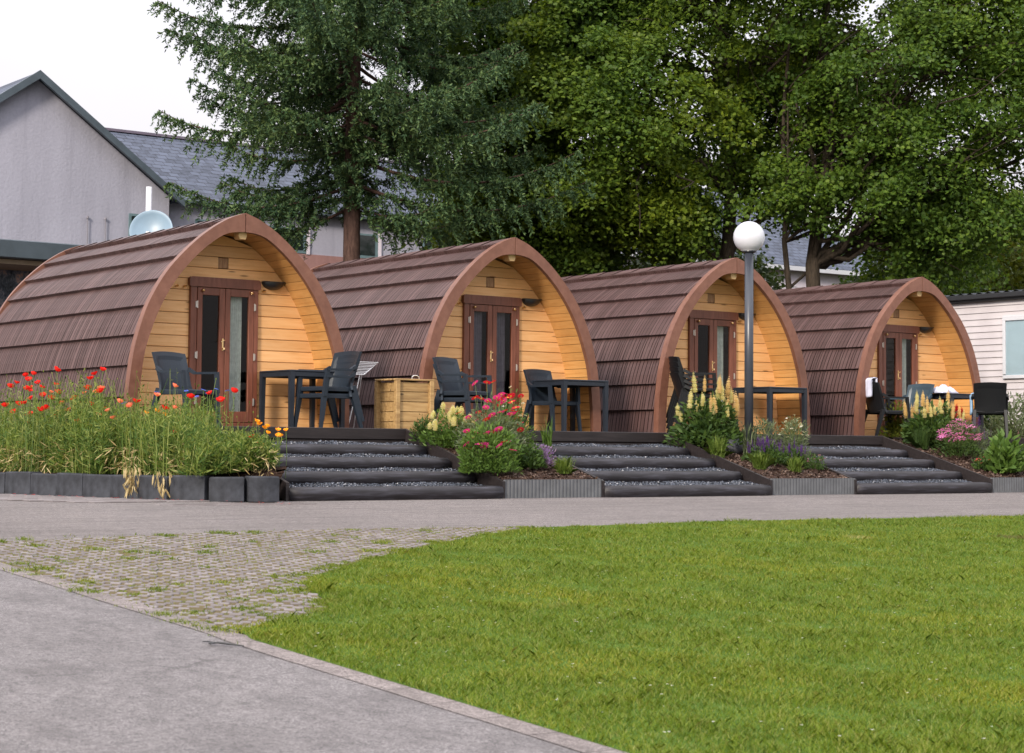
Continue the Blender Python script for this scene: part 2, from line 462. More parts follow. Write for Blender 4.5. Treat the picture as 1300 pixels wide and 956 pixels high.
M['orange'] = petal('marigold_orange', [(.85, .30, .015), (.90, .40, .03)])
M['blue'] = petal('cornflower_blue', [(.05, .10, .55), (.10, .16, .65)])
M['crimson'] = petal('crimson_petal', [(.42, .010, .030), (.60, .02, .05)])
M['magenta'] = petal('magenta_petal', [(.62, .03, .26), (.75, .06, .35)])
M['pink'] = petal('pink_petal', [(.62, .12, .42), (.75, .30, .58), (.52, .10, .52)])
M['cream'] = petal('cream_yellow_petal', [(.66, .64, .36), (.74, .72, .50), (.78, .76, .62)])
M['peach'] = petal('peach_petal', [(.74, .60, .38), (.78, .68, .48)])
M['purple'] = petal('salvia_purple', [(.10, .035, .26), (.16, .06, .36), (.24, .12, .42)])
M['lavender'] = petal('lavender_grey', [(.15, .09, .24), (.23, .15, .34), (.26, .20, .28)])
M['whitep'] = petal('white_petal', [(.72, .70, .64)])
M['coral'] = petal('coral_petal', [(.70, .08, .10), (.75, .20, .20)])
M['yellow'] = petal('yellow_eye', [(.80, .55, .03)])

# ------------------------------------------------------------------ setting: ground
SL = .06
def gz(y): return -.79 + (SL * (y + 3) if y < -3 else 0)

mb = MB()
X0, X1 = -500, 500
ys = [700, -3, -30, -700]
zz = [-.80, -.80, -.80 - SL * 27, -.80 - SL * 27]
vs = []
for y, z in zip(ys, zz): vs += [(X0, y, z), (X1, y, z)]
mb.add(vs, [(2 * i, 2 * i + 2, 2 * i + 3, 2 * i + 1) for i in range(3)])
mb.build('ground', M['earth'], kind='structure')

def sheet(name, poly, m, dz=0.0, kind='structure', sub=None):
    mb = MB()
    mb.add([(x, y, gz(y) + dz) for x, y in poly], [tuple(range(len(poly)))])
    return mb.build(name, m, kind=kind)

# curved lane past the pods (grey brown), y -3 .. -6
road_near = [(60, -6.2), (30, -6.0), (7.15, -6.0), (4.5, -5.95), (2.3, -5.86), (1.07, -5.98), (.11, -6.02), (-.66, -5.90), (-2.17, -5.76), (-3.6, -5.86), (-4.77, -6.05), (-5.98, -6.22)]
road_poly = [(60, -3.0)] + road_near + [(-6.1, -6.22), (-60, -6.22), (-60, -3.0)]
sheet('road', road_poly, M['road'], .0)
sheet('pathway', [(-2.0, -3.0), (-60, -3.0), (-60, 60), (-2.0, 60)], M['road'], .0)
lawn_edge = [(-.30, -6.10), (-1.0, -6.48), (-1.88, -7.03), (-2.6, -7.52), (-3.14, -7.9), (-3.7, -8.36), (-4.12, -8.73), (-4.40, -9.05), (-4.58, -9.45), (-4.72, -9.9), (-4.95, -10.28), (-5.35, -10.45), (-5.83, -10.78)]
cob_poly = [(-5.93, -6.22), (-4.77, -6.05), (-3.6, -5.86), (-2.17, -5.76), (-.66, -5.90), (.11, -6.02)] 
sheet('cobbled_apron', [(-5.93, -10.95)] + [(x, y) for x, y in reversed(lawn_edge)] + [(.11, -6.02), (-.66, -5.90), (-2.17, -5.76), (-3.6, -5.86), (-4.77, -6.05), (-5.93, -6.22)], M['joint'], .002)
sheet('forecourt', [(-5.98, -6.22), (-5.98, -29), (-60, -29), (-60, -6.22)], M['asphalt2'], .001)
# flush concrete edging strip
mb = MB()
pts = []
for i in range(60):
    y = -6.22 - i * .38
    w = .15 if y > -10.9 else .19
    w += random.uniform(-.015, .02)
    pts.append((y, -6.06 + random.uniform(-.006, .006) - (.03 if y < -10.9 else 0), -6.06 + w + random.uniform(-.008, .008)))
for i in range(len(pts) - 1):
    y0, a0, b0 = pts[i]; y1, a1, b1 = pts[i + 1]
    y1g = y1 + .006
    mb.add([(a0, y0, gz(y0) + .005), (b0, y0, gz(y0) + .005), (b1, y1g, gz(y1g) + .005), (a1, y1g, gz(y1g) + .005)], [(0, 3, 2, 1)])
mb.build('kerb_strip', M['kerbstrip'], kind='structure')
lawn_poly = [(60, -6.2), (30, -6.0), (7.15, -6.0), (4.5, -5.95), (2.3, -5.86), (1.07, -5.98), (.11, -6.02)] + lawn_edge + [(-5.93, -11.1), (-5.90, -29), (60, -29)]
sheet('lawn_soil', lawn_poly, M['lawnbase'], .006)

def inpoly(x, y, poly):
    px = np.array([p[0] for p in poly]); py = np.array([p[1] for p in poly])
    ins = np.zeros(x.shape, bool); j = len(poly) - 1
    for i in range(len(poly)):
        c = ((py[i] > y) != (py[j] > y)) & (x < (px[j] - px[i]) * (y - py[i]) / (py[j] - py[i] + 1e-12) + px[i])
        ins ^= c; j = i
    return ins

# camera numbers
CF, CPOS, YAW, PITCH, ROLL = 2394.3929, Vector((-10.9752, -20.2577, -0.2159)), .6387, .0562, .0083
fw = Vector((sin(YAW) * cos(PITCH), cos(YAW) * cos(PITCH), sin(PITCH)))
rr = Vector((cos(YAW), -sin(YAW), 0)); uu = rr.cross(fw)
r2 = cos(ROLL) * rr + sin(ROLL) * uu; u2 = -sin(ROLL) * rr + cos(ROLL) * uu

def in_view(x, y, margin=2.0):
    dx, dy = x - CPOS.x, y - CPOS.y
    d = dx * sin(YAW) + dy * cos(YAW); l = dx * cos(YAW) - dy * sin(YAW)
    return (d > 5.2) & (np.abs(l) < d * .2715 + margin), d

def blades(n, poly, box, h0, h1, w, lean=.5, dens=None, seed=1, dz=.0, clump=None):
    r = np.random.default_rng(seed)
    x = r.uniform(box[0], box[1], n); y = r.uniform(box[2], box[3], n)
    ok = inpoly(x, y, poly); v, d = in_view(x, y); ok &= v
    if dens is not None: ok &= r.random(n) < dens(x, y, d)
    x, y, d = x[ok], y[ok], d[ok]; k = len(x)
    h = r.uniform(h0, h1, k)
    # patchy height
    ph = np.full(k, .9); q_ = np.random.default_rng(99)
    for _ in range(16):
        an_, fq, pz = q_.uniform(0, 2 * pi), q_.uniform(3, 18), q_.uniform(0, 6.3)
        ph += .06 * np.sin((x * np.cos(an_) + y * np.sin(an_)) * fq + pz)
    h = h * np.clip(ph, .5, 1.35)
    a = r.uniform(0, 2 * pi, k); la = r.uniform(0, 2 * pi, k); le = r.uniform(.1, lean, k) * h * 1.6
    z = np.where(y < -3, -.79 + SL * (y + 3), -.79) + dz
    ww = w * r.uniform(.6, 1.3, k)
    b0 = np.stack([x - np.cos(a) * ww, y - np.sin(a) * ww, z], 1); b1 = np.stack([x + np.cos(a) * ww, y + np.sin(a) * ww, z], 1)
    m = np.stack([x + np.cos(la) * le * .35, y + np.sin(la) * le * .35, z + h * .62], 1)
    dx = np.stack([np.cos(a) * ww * .75, np.sin(a) * ww * .75, 0 * ww], 1)
    tip = np.stack([x + np.cos(la) * le, y + np.sin(la) * le, z + h], 1)
    return np.stack([b0, b1, m + dx, tip, m - dx], 1)

lawn_in = [(x, y + (-.03 if y > -6.3 else 0)) for x, y in lawn_poly]
sp = Soup()
sp.add(blades(1500000, lawn_in, (-6, 16, -15.5, -5.86), .020, .042, .0021, .8, lambda x, y, d: np.clip(9.5 / d, .25, 1) ** 1.2, 3))
sp.add(blades(9000, lawn_in, (-6, 16, -15.5, -5.86), .045, .065, .0020, .9, None, 4))
sp.build('lawn_grass', M['grass'], label='short bright green mown lawn grass beside the lane', cat='grass', kind='stuff')

# tiny white clover / daisies in the lawn
sp = Soup()
r = np.random.default_rng(8)
x = r.uniform(-6, 12, 3000); y = r.uniform(-15, -6.2, 3000)
ok = inpoly(x, y, lawn_in) & in_view(x, y)[0] & (r.random(3000) < .45)
x, y = x[ok], y[ok]; z = -.79 + SL * (y + 3) + .045
for i in range(0, len(x)):
    pass
an = np.linspace(0, 2 * pi, 7)[:-1]
ring = np.stack([np.cos(an), np.sin(an), 0 * an + .2], 1)
sz = r.uniform(.004, .009, len(x))
sp.add(np.stack([x, y, z], 1)[:, None, :] + ring[None] * sz[:, None, None])
sp.build('clover_flowers', M['whitep'], label='tiny white clover heads dotted through the lawn', cat='clover', kind='stuff')

# setts
cobp = [(-5.90, -10.9)] + [(x - .02, y) for x, y in reversed(lawn_edge)] + [(.05, -6.04), (-.66, -5.93), (-2.17, -5.79), (-3.6, -5.89), (-4.77, -6.08), (-5.90, -6.25)]
mb = MB()
pitch = .098; ROTC = radians(-26); cR, sR = cos(ROTC), sin(ROTC)
for row in range(-60, 75):
    for colm in range(-70, 80):
        u_ = (colm + (row % 2) * .5) * pitch; v_ = row * pitch * .95 + .10 * sin(u_ * 1.9)
        cx = -3 + u_ * cR - v_ * sR + random.uniform(-.007, .007); cy = -8 + u_ * sR + v_ * cR + random.uniform(-.006, .006)
        if not (-6 < cx < .3 and -11.1 < cy < -5.7): continue
        if inpoly(np.array([cx]), np.array([cy]), cobp)[0] and random.random() < .985:
            w = random.uniform(.056, .076); d = random.uniform(.050, .064)
            rz = random.uniform(-.12, .12) + ROTC + .19 * cos(u_ * 1.9)
            h = random.uniform(.004, .011)
            z0 = gz(cy)
            tl = random.uniform(-.0, .0)
            ca, sa = cos(rz), sin(rz)
            vs = []
            for k, (sc, z) in enumerate(((1, z0 - .004), (1, z0 + h * .6), (.80, z0 + h))):
                for sx, sy in ((-1, -1), (1, -1), (1, 1), (-1, 1)):
                    px, py = sx * w / 2 * sc, sy * d / 2 * sc
                    X_, Y_ = cx + px * ca - py * sa, cy + px * sa + py * ca
                    vs.append((X_, Y_, z + SL * (Y_ - cy)))
            fs = [(8, 9, 10, 11)]
            for k in (0, 4):
                for i in range(4):
                    j = (i + 1) % 4
                    fs.append((k + i, k + j, k + 4 + j, k + 4 + i))
            mb.add(vs, fs)
mb.build('cobbles', M['sett'], kind='structure')
# joint grass, sparse clumps
cl = [(random.uniform(-5.9, 0), random.uniform(-10.9, -5.9), random.uniform(.02, .075)) for _ in range(110)]
cl += [(-5.9 + random.uniform(-.10, .16), random.uniform(-11.2, -6.2), random.uniform(.02, .08)) for _ in range(40)]
cl += [(x + random.uniform(-.1, .06), y + random.uniform(-.05, .1), random.uniform(.04, .1)) for x, y in lawn_edge for _ in range(5)]
ca = np.array(cl)
def jd(x, y, d):
    q = np.zeros(x.shape)
    for cx, cy, cr in cl:
        q = np.maximum(q, np.exp(-((x - cx) ** 2 + (y - cy) ** 2) / (cr * cr)))
    return np.clip(q, .018, 1)
sp = Soup(); sp.add(blades(420000, [(-6.1, -11.4), (.3, -11.4), (.3, -5.8), (-6.1, -5.8)], (-6.1, .2, -11.3, -5.85), .010, .032, .0022, .9, jd, 6))
sp.build('joint_grass', M['grass'], label='small grass tufts growing in the joints of the cobbles', cat='grass', kind='stuff')

# paver strip at foot of the palisade
mb = MB()
for i in range(60):
    y = -2.95 + i * .125
    for j in range(8):
        x = -2.42 - j * .16 - (.08 if i % 2 else 0) - max(0, y + 2.2) * .226 + max(0, -2.2 - y) * .5
        mb.box((x, y, -.785), (.145, .112, .014), rz=random.uniform(-.04, .04), bev=.004)
for i in range(26):
    for j in range(2):
        x = -2.6 + i * .165 + (.08 if j else 0)
        if x < -.95: mb.box((x, -3.12 - .03 * 0 - j * .125 - .12, gz(-3.12 - j * .125 - .12) - .001), (.15, .112, .010), rz=random.uniform(-.04, .04), bev=.004)
mb.build('pavement', M['sett'], kind='structure')

# ------------------------------------------------------------------ terrace and beds
SETS = [(-1.065, 1.69), (3.19, 5.89), (7.47, 10.16), (11.72, 14.4)]
def bumpy(name, xr, yr, zf, nx, ny, m, amp=.02, seed=0, kind='structure'):
    r = np.random.default_rng(seed); mb = MB(); vs = []; fs = []
    for j in range(ny + 1):
        for i in range(nx + 1):
            x = xr[0] + (xr[1] - xr[0]) * i / nx; y = yr[0] + (yr[1] - yr[0]) * j / ny
            vs.append((x, y, zf(x, y) + r.normal() * amp))
    for j in range(ny):
        for i in range(nx):
            a = j * (nx + 1) + i; fs.append((a, a + 1, a + nx + 2, a + nx + 1))
    mb.add(vs, fs)
    return mb.build(name, m, kind=kind, smooth=True)
mb = MB()
mb.add([(-1.7, -1, -.07), (70, -1, -.07), (70, 300, -.07), (-1.7, 300, -.07), (-1.7, -1, -.9), (70, -1, -.9), (-1.7, 300, -.9)],
       [(0, 1, 2, 3), (4, 5, 1, 0), (3, 6, 4, 0)])
mb.build('terrace', M['mulch'], kind='structure')
beds = [(1.73, 3.15), (5.93, 7.43), (10.20, 11.68), (14.44, 17.0)]
bedz = lambda x, y: -.06 - .27 * (-1 - y) if y < -1 else -.055
def bz(y): return -.06 - .27 * (-1 - y) if y < -1 else -.06
for k, (a, b) in enumerate(beds):
    bumpy('soil', (a, b), (-2.97, -.85), bedz, 26, 34, M['mulch'], .012, k)
mb = MB(); L_e = [(-1.15, -2.98), (-1.5, -2.98), (-1.82, -2.80), (-2.02, -2.46)] + [(-2.02 - .105 * k, -2.5 + .465 * k) for k in range(1, 14)]
vs = []; NJ = 10
for (x, y) in L_e:
    for j in range(NJ + 1): vs.append((x + (-1.05 - x) * j / NJ, y, -.56 + .12 * j / NJ + random.gauss(0, .012)))
mb.add(vs, [(i * (NJ + 1) + j, i * (NJ + 1) + j + 1, (i + 1) * (NJ + 1) + j + 1, (i + 1) * (NJ + 1) + j) for i in range(len(L_e) - 1) for j in range(NJ)])
mb.build('soil', M['mulch'], kind='structure', smooth=True)

# ------------------------------------------------------------------ steps
def make_steps(x0, x1, idx, label, near=True):
    root = empty('terrace_steps', ((x0 + x1) / 2, -2, -.79), 0, label, 'steps', 'timber and gravel steps up to the pods')
    ox, oy, oz = (x0 + x1) / 2, -2, -.79
    w = x1 - x0
    r = random.Random(idx)
    for k, (y, zt) in enumerate(((-3.0, -.655), (-2.5, -.50), (-2.0, -.345), (-1.5, -.20))):
        m_ = MB(); n = 14; rad = .078
        path = []
        sag = r.uniform(-.006, .006)
        xa = x0 + (.0 if k == 0 else .05); xb = x1 - (.0 if k == 0 else .05 + (.0 if k < 3 else 0))
        cross = []
        # half-round profile (flattened top), extruded along x with slight wobble
        prof = [(-.060, -.105), (-.080, -.07), (-.088, -.035), (-.082, .0), (-.064, .026), (-.036, .040), (0, .045), (.04, .038), (.065, .018), (.07, -.085)]
        vs = []; segs = 16
        for i in range(segs + 1):
            x = xa + (xb - xa) * i / segs - ox
            wob = r.uniform(-.004, .004); sc = 1 if 0 < i < segs else .86
            for (py, pz) in prof:
                vs.append((x, (py * sc) + y - oy + wob, (pz * sc) + zt - .04 - oz + wob * .6 + sag))
        P = len(prof); fs = []
        for i in range(segs):
            for j in range(P - 1):
                fs.append((i * P + j, i * P + j + 1, (i + 1) * P + j + 1, (i + 1) * P + j))
        fs.append(tuple(range(P - 1, -1, -1))); fs.append(tuple(segs * P + j for j in range(P)))
        m_.add(vs, fs)
        m_.build('log', M['log'], root, smooth=True)
        t_ = MB()
        yb = y + .5 - .04
        t_.box((0, y + .27 - oy, zt - .042 - oz), (w - .06, .46, .05), rx=radians(7.5))
        t_.build('tread', M['gravelbase'], root)
    b = MB()
    b.box((0, -1.02 - oy, -.065 - oz), (w + .02, .04, .135), bev=.006); b.box((0, -1.01 - oy, -.21 - oz), (w, .03, .14), bev=.004)
    b.build('edge_board', M['deckboard'], root)
    for sx in (-1, 1):
        s_ = MB()
        xs = (x1 if sx > 0 else x0) - ox + sx * .022
        vs = []
        for dx in (-.02, .02):
            vs += [(xs + dx, -1.0 - oy, .005 - oz), (xs + dx, -3.04 - oy, -.600 - oz), (xs + dx, -3.04 - oy, -.80 - oz), (xs + dx, -1.0 - oy, -.26 - oz)]
        s_.add(vs, [(0, 1, 2, 3), (7, 6, 5, 4), (0, 4, 5, 1), (1, 5, 6, 2), (2, 6, 7, 3), (3, 7, 4, 0)])
        s_.build('stringer_board', M['deckboard'], root)
    d = MB()
    for i in range(11):
        d.box((0, -.93 + i * .145 - oy, -.016 - oz), (w - .02, .138, .024), bev=.003)
    d.build('deck_board', M['deckboard'], root)
    return root
LS = ['wide dark log steps with gravel treads between the poppy bed and the red daisy bed',
      'dark log steps with gravel treads between the daisy bed and the lamp post bed',
      'dark log steps with gravel treads right of the lamp post, leading to the farthest pod',
      'partly hidden log steps behind the broad leaved plant at the right edge']
for i, (a, b) in enumerate(SETS): make_steps(a, b, i, LS[i])

# gravel stones
octa = np.array([[1, 0, 0], [0, 1, 0], [-1, 0, 0], [0, -1, 0], [0, 0, 1], [0, 0, -1]], float)
r = np.random.default_rng(21); mb = MB()
cs = []
for (a, b) in SETS:
    for y, zt in ((-3.0, -.655), (-2.5, -.50), (-2.0, -.345), (-1.5, -.20)):
        n = 3600 if a < 11 else 2000
        x = r.uniform(a + .04, b - .04, n); yy = y + .04 + r.random(n) ** 1.2 * .40
        z = zt - .040 + .135 * (yy - y) + .022 * r.random(n) + .008 * np.sin(x * 5 + y)
        cs.append(np.stack([x, yy, z], 1))
cs = np.concatenate(cs); k = len(cs)
sc = r.uniform(.007, .017, (k, 1)) * np.stack([r.uniform(.8, 1.4, k), r.uniform(.7, 1.2, k), r.uniform(.45, .9, k)], 1)
an = r.uniform(0, 2 * pi, k)
P6 = octa[None] * sc[:, None, :]
ti = r.uniform(-.5, .5, k)
x_ = P6[..., 0] * np.cos(an)[:, None] - P6[..., 1] * np.sin(an)[:, None]
y_ = P6[..., 0] * np.sin(an)[:, None] + P6[..., 1] * np.cos(an)[:, None]
z_ = P6[..., 2] + x_ * ti[:, None]
P6 = np.stack([x_, y_, z_], 2) + cs[:, None]
me = bpy.data.meshes.new('gravel')
tri = np.array([[0, 1, 4], [1, 2, 4], [2, 3, 4], [3, 0, 4], [1, 0, 5], [2, 1, 5], [3, 2, 5], [0, 3, 5]])
F = (tri[None] + (np.arange(k) * 6)[:, None, None]).reshape(-1, 3)
me.vertices.add(k * 6); me.loops.add(len(F) * 3); me.polygons.add(len(F))
me.vertices.foreach_set('co', P6.reshape(-1).astype(np.float32)); me.loops.foreach_set('vertex_index', F.reshape(-1).astype(np.int32))
me.polygons.foreach_set('loop_start', (np.arange(len(F)) * 3).astype(np.int32)); me.polygons.foreach_set('loop_total', np.full(len(F), 3, np.int32))
me.update(calc_edges=True); me.materials.append(M['gravel'])
o = bpy.data.objects.new('gravel', me); COL.objects.link(o)
setp(o, 'dark blue grey slate chippings filling the step treads', 'gravel', kind='stuff')

# mulch chips
r = np.random.default_rng(31)
q = []
for (a, b) in beds:
    n = 2600; x = r.uniform(a, b, n); y = r.uniform(-2.95, -1, n); z = np.array([bz(v) for v in y]) + r.uniform(0, .02, n)
    q.append(np.stack([x, y, z], 1))
q = np.concatenate(q); n = len(q)
a = r.normal(size=(n, 3)); a[:, 2] *= .35; a /= np.linalg.norm(a, axis=1)[:, None]
b = np.cross(a, r.normal(size=(n, 3)) * [.3, .3, 1]); b /= np.linalg.norm(b, axis=1)[:, None]
L = r.uniform(.010, .028, (n, 1)); W = r.uniform(.004, .012, (n, 1))
Soup().add(np.stack([q - a * L - b * W, q + a * L - b * W, q + a * L + b * W, q - a * L + b * W], 1)).build(
    'bark_chips', leafmat('bark_chip', [(.03, .018, .013), (.075, .045, .035), (.16, .11, .085)], .0), label='dark brown bark chips covering the flower beds', cat='bark mulch', kind='stuff')

# ribbed edging panels
def ribbed(x0, x1, label):
    root_x = (x0 + x1) / 2
    m_ = MB(); n = int((x1 - x0) / .0065); pts = []
    for i in range(n + 1):
        x = x0 + (x1 - x0) * i / n
        pts.append((x - root_x, -.012 * abs(sin(pi * (x - x0) / .052)) ** .7))
    vs = [(x, y, 0) for x, y in pts] + [(x, y, .215) for x, y in pts] + [(x, .03, .215) for x, y in pts]
    N = n + 1
    fs = [(i, i + 1, i + 1 + N, i + N) for i in range(n)] + [(i + N, i + N + 1, i + 1 + 2 * N, i + 2 * N) for i in range(n)]
    m_.add(vs, fs)
    o = m_.build('bed_edging', M['corr'], None, False, label, 'edging', 'ribbed edging panels along the lane')
    o.location = (root_x, -3.02, -.795)
    return o
ribbed(1.72, 2.42, 'grey ribbed edging panel under the daisies, left one of the joined pair')
ribbed(2.43, 3.17, 'grey ribbed edging panel under the daisies, right one of the joined pair')
ribbed(5.91, 7.45, 'grey ribbed edging panel in front of the lamp post bed')
ribbed(10.18, 11.70, 'grey ribbed edging panel at the right edge under the broad leaved plant')

# palisade blocks
pal = [(-1.27, -3.14), (-1.60, -3.07), (-1.9, -2.86), (-2.12, -2.5)] + [(-2.12 - .105 * k, -2.5 + .465 * k) for k in range(1, 14)]
b0 = None
for i in range(len(pal) - 1):
    a, b = Vector(pal[i]), Vector(pal[i + 1])
    c = (a + b) / 2; ang = math.atan2(a.y - b.y, a.x - b.x); L = (a - b).length - .012
    m_ = MB(); prof = []
    n = 8
    for k in range(n + 1):
        tt = k / n; x = -L / 2 + L * tt
        prof.append((x, -.09 - .035 * sin(pi * tt)))
    for k in range(n + 1):
        tt = 1 - k / n; x = -L / 2 + L * tt
        prof.append((x, .07 - .03 * sin(pi * tt)))
    P = len(prof)
    hh = .25 + random.uniform(-.012, .012)
    rings = [(1, 0), (1, hh - .015), (.93, hh)]
    vs = [(x * s_, y * s_, z) for s_, z in rings for x, y in prof]
    fs = [tuple(2 * P + k for k in range(P))]
    for rI in range(2):
        for k in range(P):
            k2 = (k + 1) % P
            fs.append((rI * P + k, rI * P + k2, (rI + 1) * P + k2, (rI + 1) * P + k))
    m_.add(vs, fs)
    o = m_.build('edging_block', M['palis'], None, False,
        ['dark concrete edging block touching the bottom log of the left steps', 'dark concrete edging block second from the steps at the bed corner'][i] if i < 2 else 'dark concrete block edging the poppy bed left of its corner', 'edging block', 'concrete blocks edging the poppy bed')
    o.location = (c.x, c.y, -.79); o.rotation_euler = (random.uniform(-.02, .02), random.uniform(-.015, .015), ang + random.uniform(-.02, .02))

# fallen red petals
r = np.random.default_rng(5); n = 90
t_ = r.random(n) * (len(pal) - 2); i_ = t_.astype(int); P_ = np.array(pal)
pt = P_[i_] + (P_[i_ + 1] - P_[i_]) * (t_ - i_)[:, None]
out = pt - np.array([-.9, 0]); out /= np.linalg.norm(out, axis=1)[:, None]
pt = pt + out * (.16 + r.exponential(.12, n))[:, None]
z = np.array([gz(y) for y in pt[:, 1]]) + .016
an = np.linspace(0, 2 * pi, 6)[:-1]
Soup().add(np.concatenate([pt, z[:, None]], 1)[:, None] + np.stack([np.cos(an), np.sin(an), .15 * np.sin(2 * an)], 1)[None] * r.uniform(.008, .02, n)[:, None, None]).build(
    'fallen_petals', M['red'], label='fallen red poppy petals on the paving below the blocks', cat='petals', kind='stuff')

# ------------------------------------------------------------------ pods
HW, HH, LEN = 1.483, 2.6, 4.83
OUT_PTS = [(1.512, -.05), (1.508, .10), (1.497, .42), (1.452, .80), (1.405, 1.02), (1.305, 1.34), (1.175, 1.61), (1.010, 1.86), (.800, 2.09), (.590, 2.28), (.390, 2.425), (.190, 2.535), (0, 2.60)]
IN_PTS = [(1.375, -.05), (1.372, .10), (1.350, .45), (1.302, .85), (1.215, 1.14), (1.110, 1.40), (.965, 1.66), (.800, 1.88), (.640, 2.05), (.465, 2.20), (.290, 2.315), (.140, 2.358), (0, 2.368)]
def catmull(P, n=12):
    P = [Vector(p) for p in P]; out = []
    Q = [P[0] * 2 - P[1]] + P + [P[-1] * 2 - P[-2]]
    for i in range(1, len(Q) - 2):
        for k in range(n):
            t = k / n
            a, b, c, d = Q[i - 1], Q[i], Q[i + 1], Q[i + 2]
            out.append(.5 * ((2 * b) + (c - a) * t + (2 * a - 5 * b + 4 * c - d) * t * t + (3 * b - a - 3 * c + d) * t ** 3))
    out.append(P[-1]); return out
half = catmull(OUT_PTS)
INNER = catmull(IN_PTS, 6)
arc = [0]
for i in range(1, len(half)): arc.append(arc[-1] + (half[i] - half[i - 1]).length)
TOT = arc[-1]
def at_arc(s, off=0.0):
    s = max(0, min(TOT, s))
    i = max(0, min(len(arc) - 2, int(np.searchsorted(arc, s)) - 1))
    f = (s - arc[i]) / (arc[i + 1] - arc[i])
    p = half[i].lerp(half[i + 1], f); d = (half[i + 1] - half[i]).normalized()
    # smooth normal
    n = Vector((d.y, -d.x))
    return p + n * off, n
def offset_half(off, n=44):
    """half profile moved along its normal, clipped at the centre line"""
    out = []
    for k in range(n + 1):
        p, _ = at_arc(TOT * k / n, off)
        if p.x < 0: 
            q = out[-1]; f = q.x / (q.x - p.x + 1e-9); out.append(Vector((0, q.y + (p.y - q.y) * f))); break
        out.append(p)
    if out[-1].x > 0:
        q, p = out[-2], out[-1]
        d = (p - q); out[-1] = p; out.append(Vector((0, p.y + (d.y / d.x) * (-p.x) if abs(d.x) > 1e-6 else p.y)))
    return out
def width_at(z, prof):
    for i in range(len(prof) - 1):
        a, b = prof[i], prof[i + 1]
        if (a.y - z) * (b.y - z) <= 0 and a.y != b.y:
            return a.x + (b.x - a.x) * (z - a.y) / (b.y - a.y)
    return 0 if z > prof[-1].y else prof[0].x

def resample(prof, n):
    L = [0]
    for i in range(1, len(prof)): L.append(L[-1] + (prof[i] - prof[i - 1]).length)
    out = []
    for k in range(n + 1):
        s = L[-1] * k / n; i = max(0, min(len(L) - 2, int(np.searchsorted(L, s)) - 1))
        out.append(prof[i].lerp(prof[i + 1], (s - L[i]) / max(1e-9, L[i + 1] - L[i])))
    return out

def arch_band(o_out, o_in, y0, y1, side, gap=.005):
    A = resample(offset_half(o_out), 40); B = resample(INNER if o_in is None else offset_half(o_in), 40)
    m_ = MB(); n = len(A); vs = []
    for y in (y0, y1):
        for L_ in (A, B):
            for p in L_: vs.append((side * max(p.x, gap), y, p.y))
    def I(yy, ll, k): return (yy * 2 + ll) * n + k
    fs = []
    for k in range(n - 1):
        q = [(I(0, 0, k), I(0, 0, k + 1), I(0, 1, k + 1), I(0, 1, k)), (I(1, 0, k), I(1, 1, k), I(1, 1, k + 1), I(1, 0, k + 1)),
             (I(0, 0, k), I(1, 0, k), I(1, 0, k + 1), I(0, 0, k + 1)), (I(0, 1, k), I(0, 1, k + 1), I(1, 1, k + 1), I(1, 1, k))]
        fs += q
    fs.append((I(0, 0, n - 1), I(1, 0, n - 1), I(1, 1, n - 1), I(0, 1, n - 1)))
    fs.append((I(0, 0, 0), I(0, 1, 0), I(1, 1, 0), I(1, 0, 0)))
    if side < 0: fs = [tuple(reversed(f)) for f in fs]
    return m_.add(vs, fs)

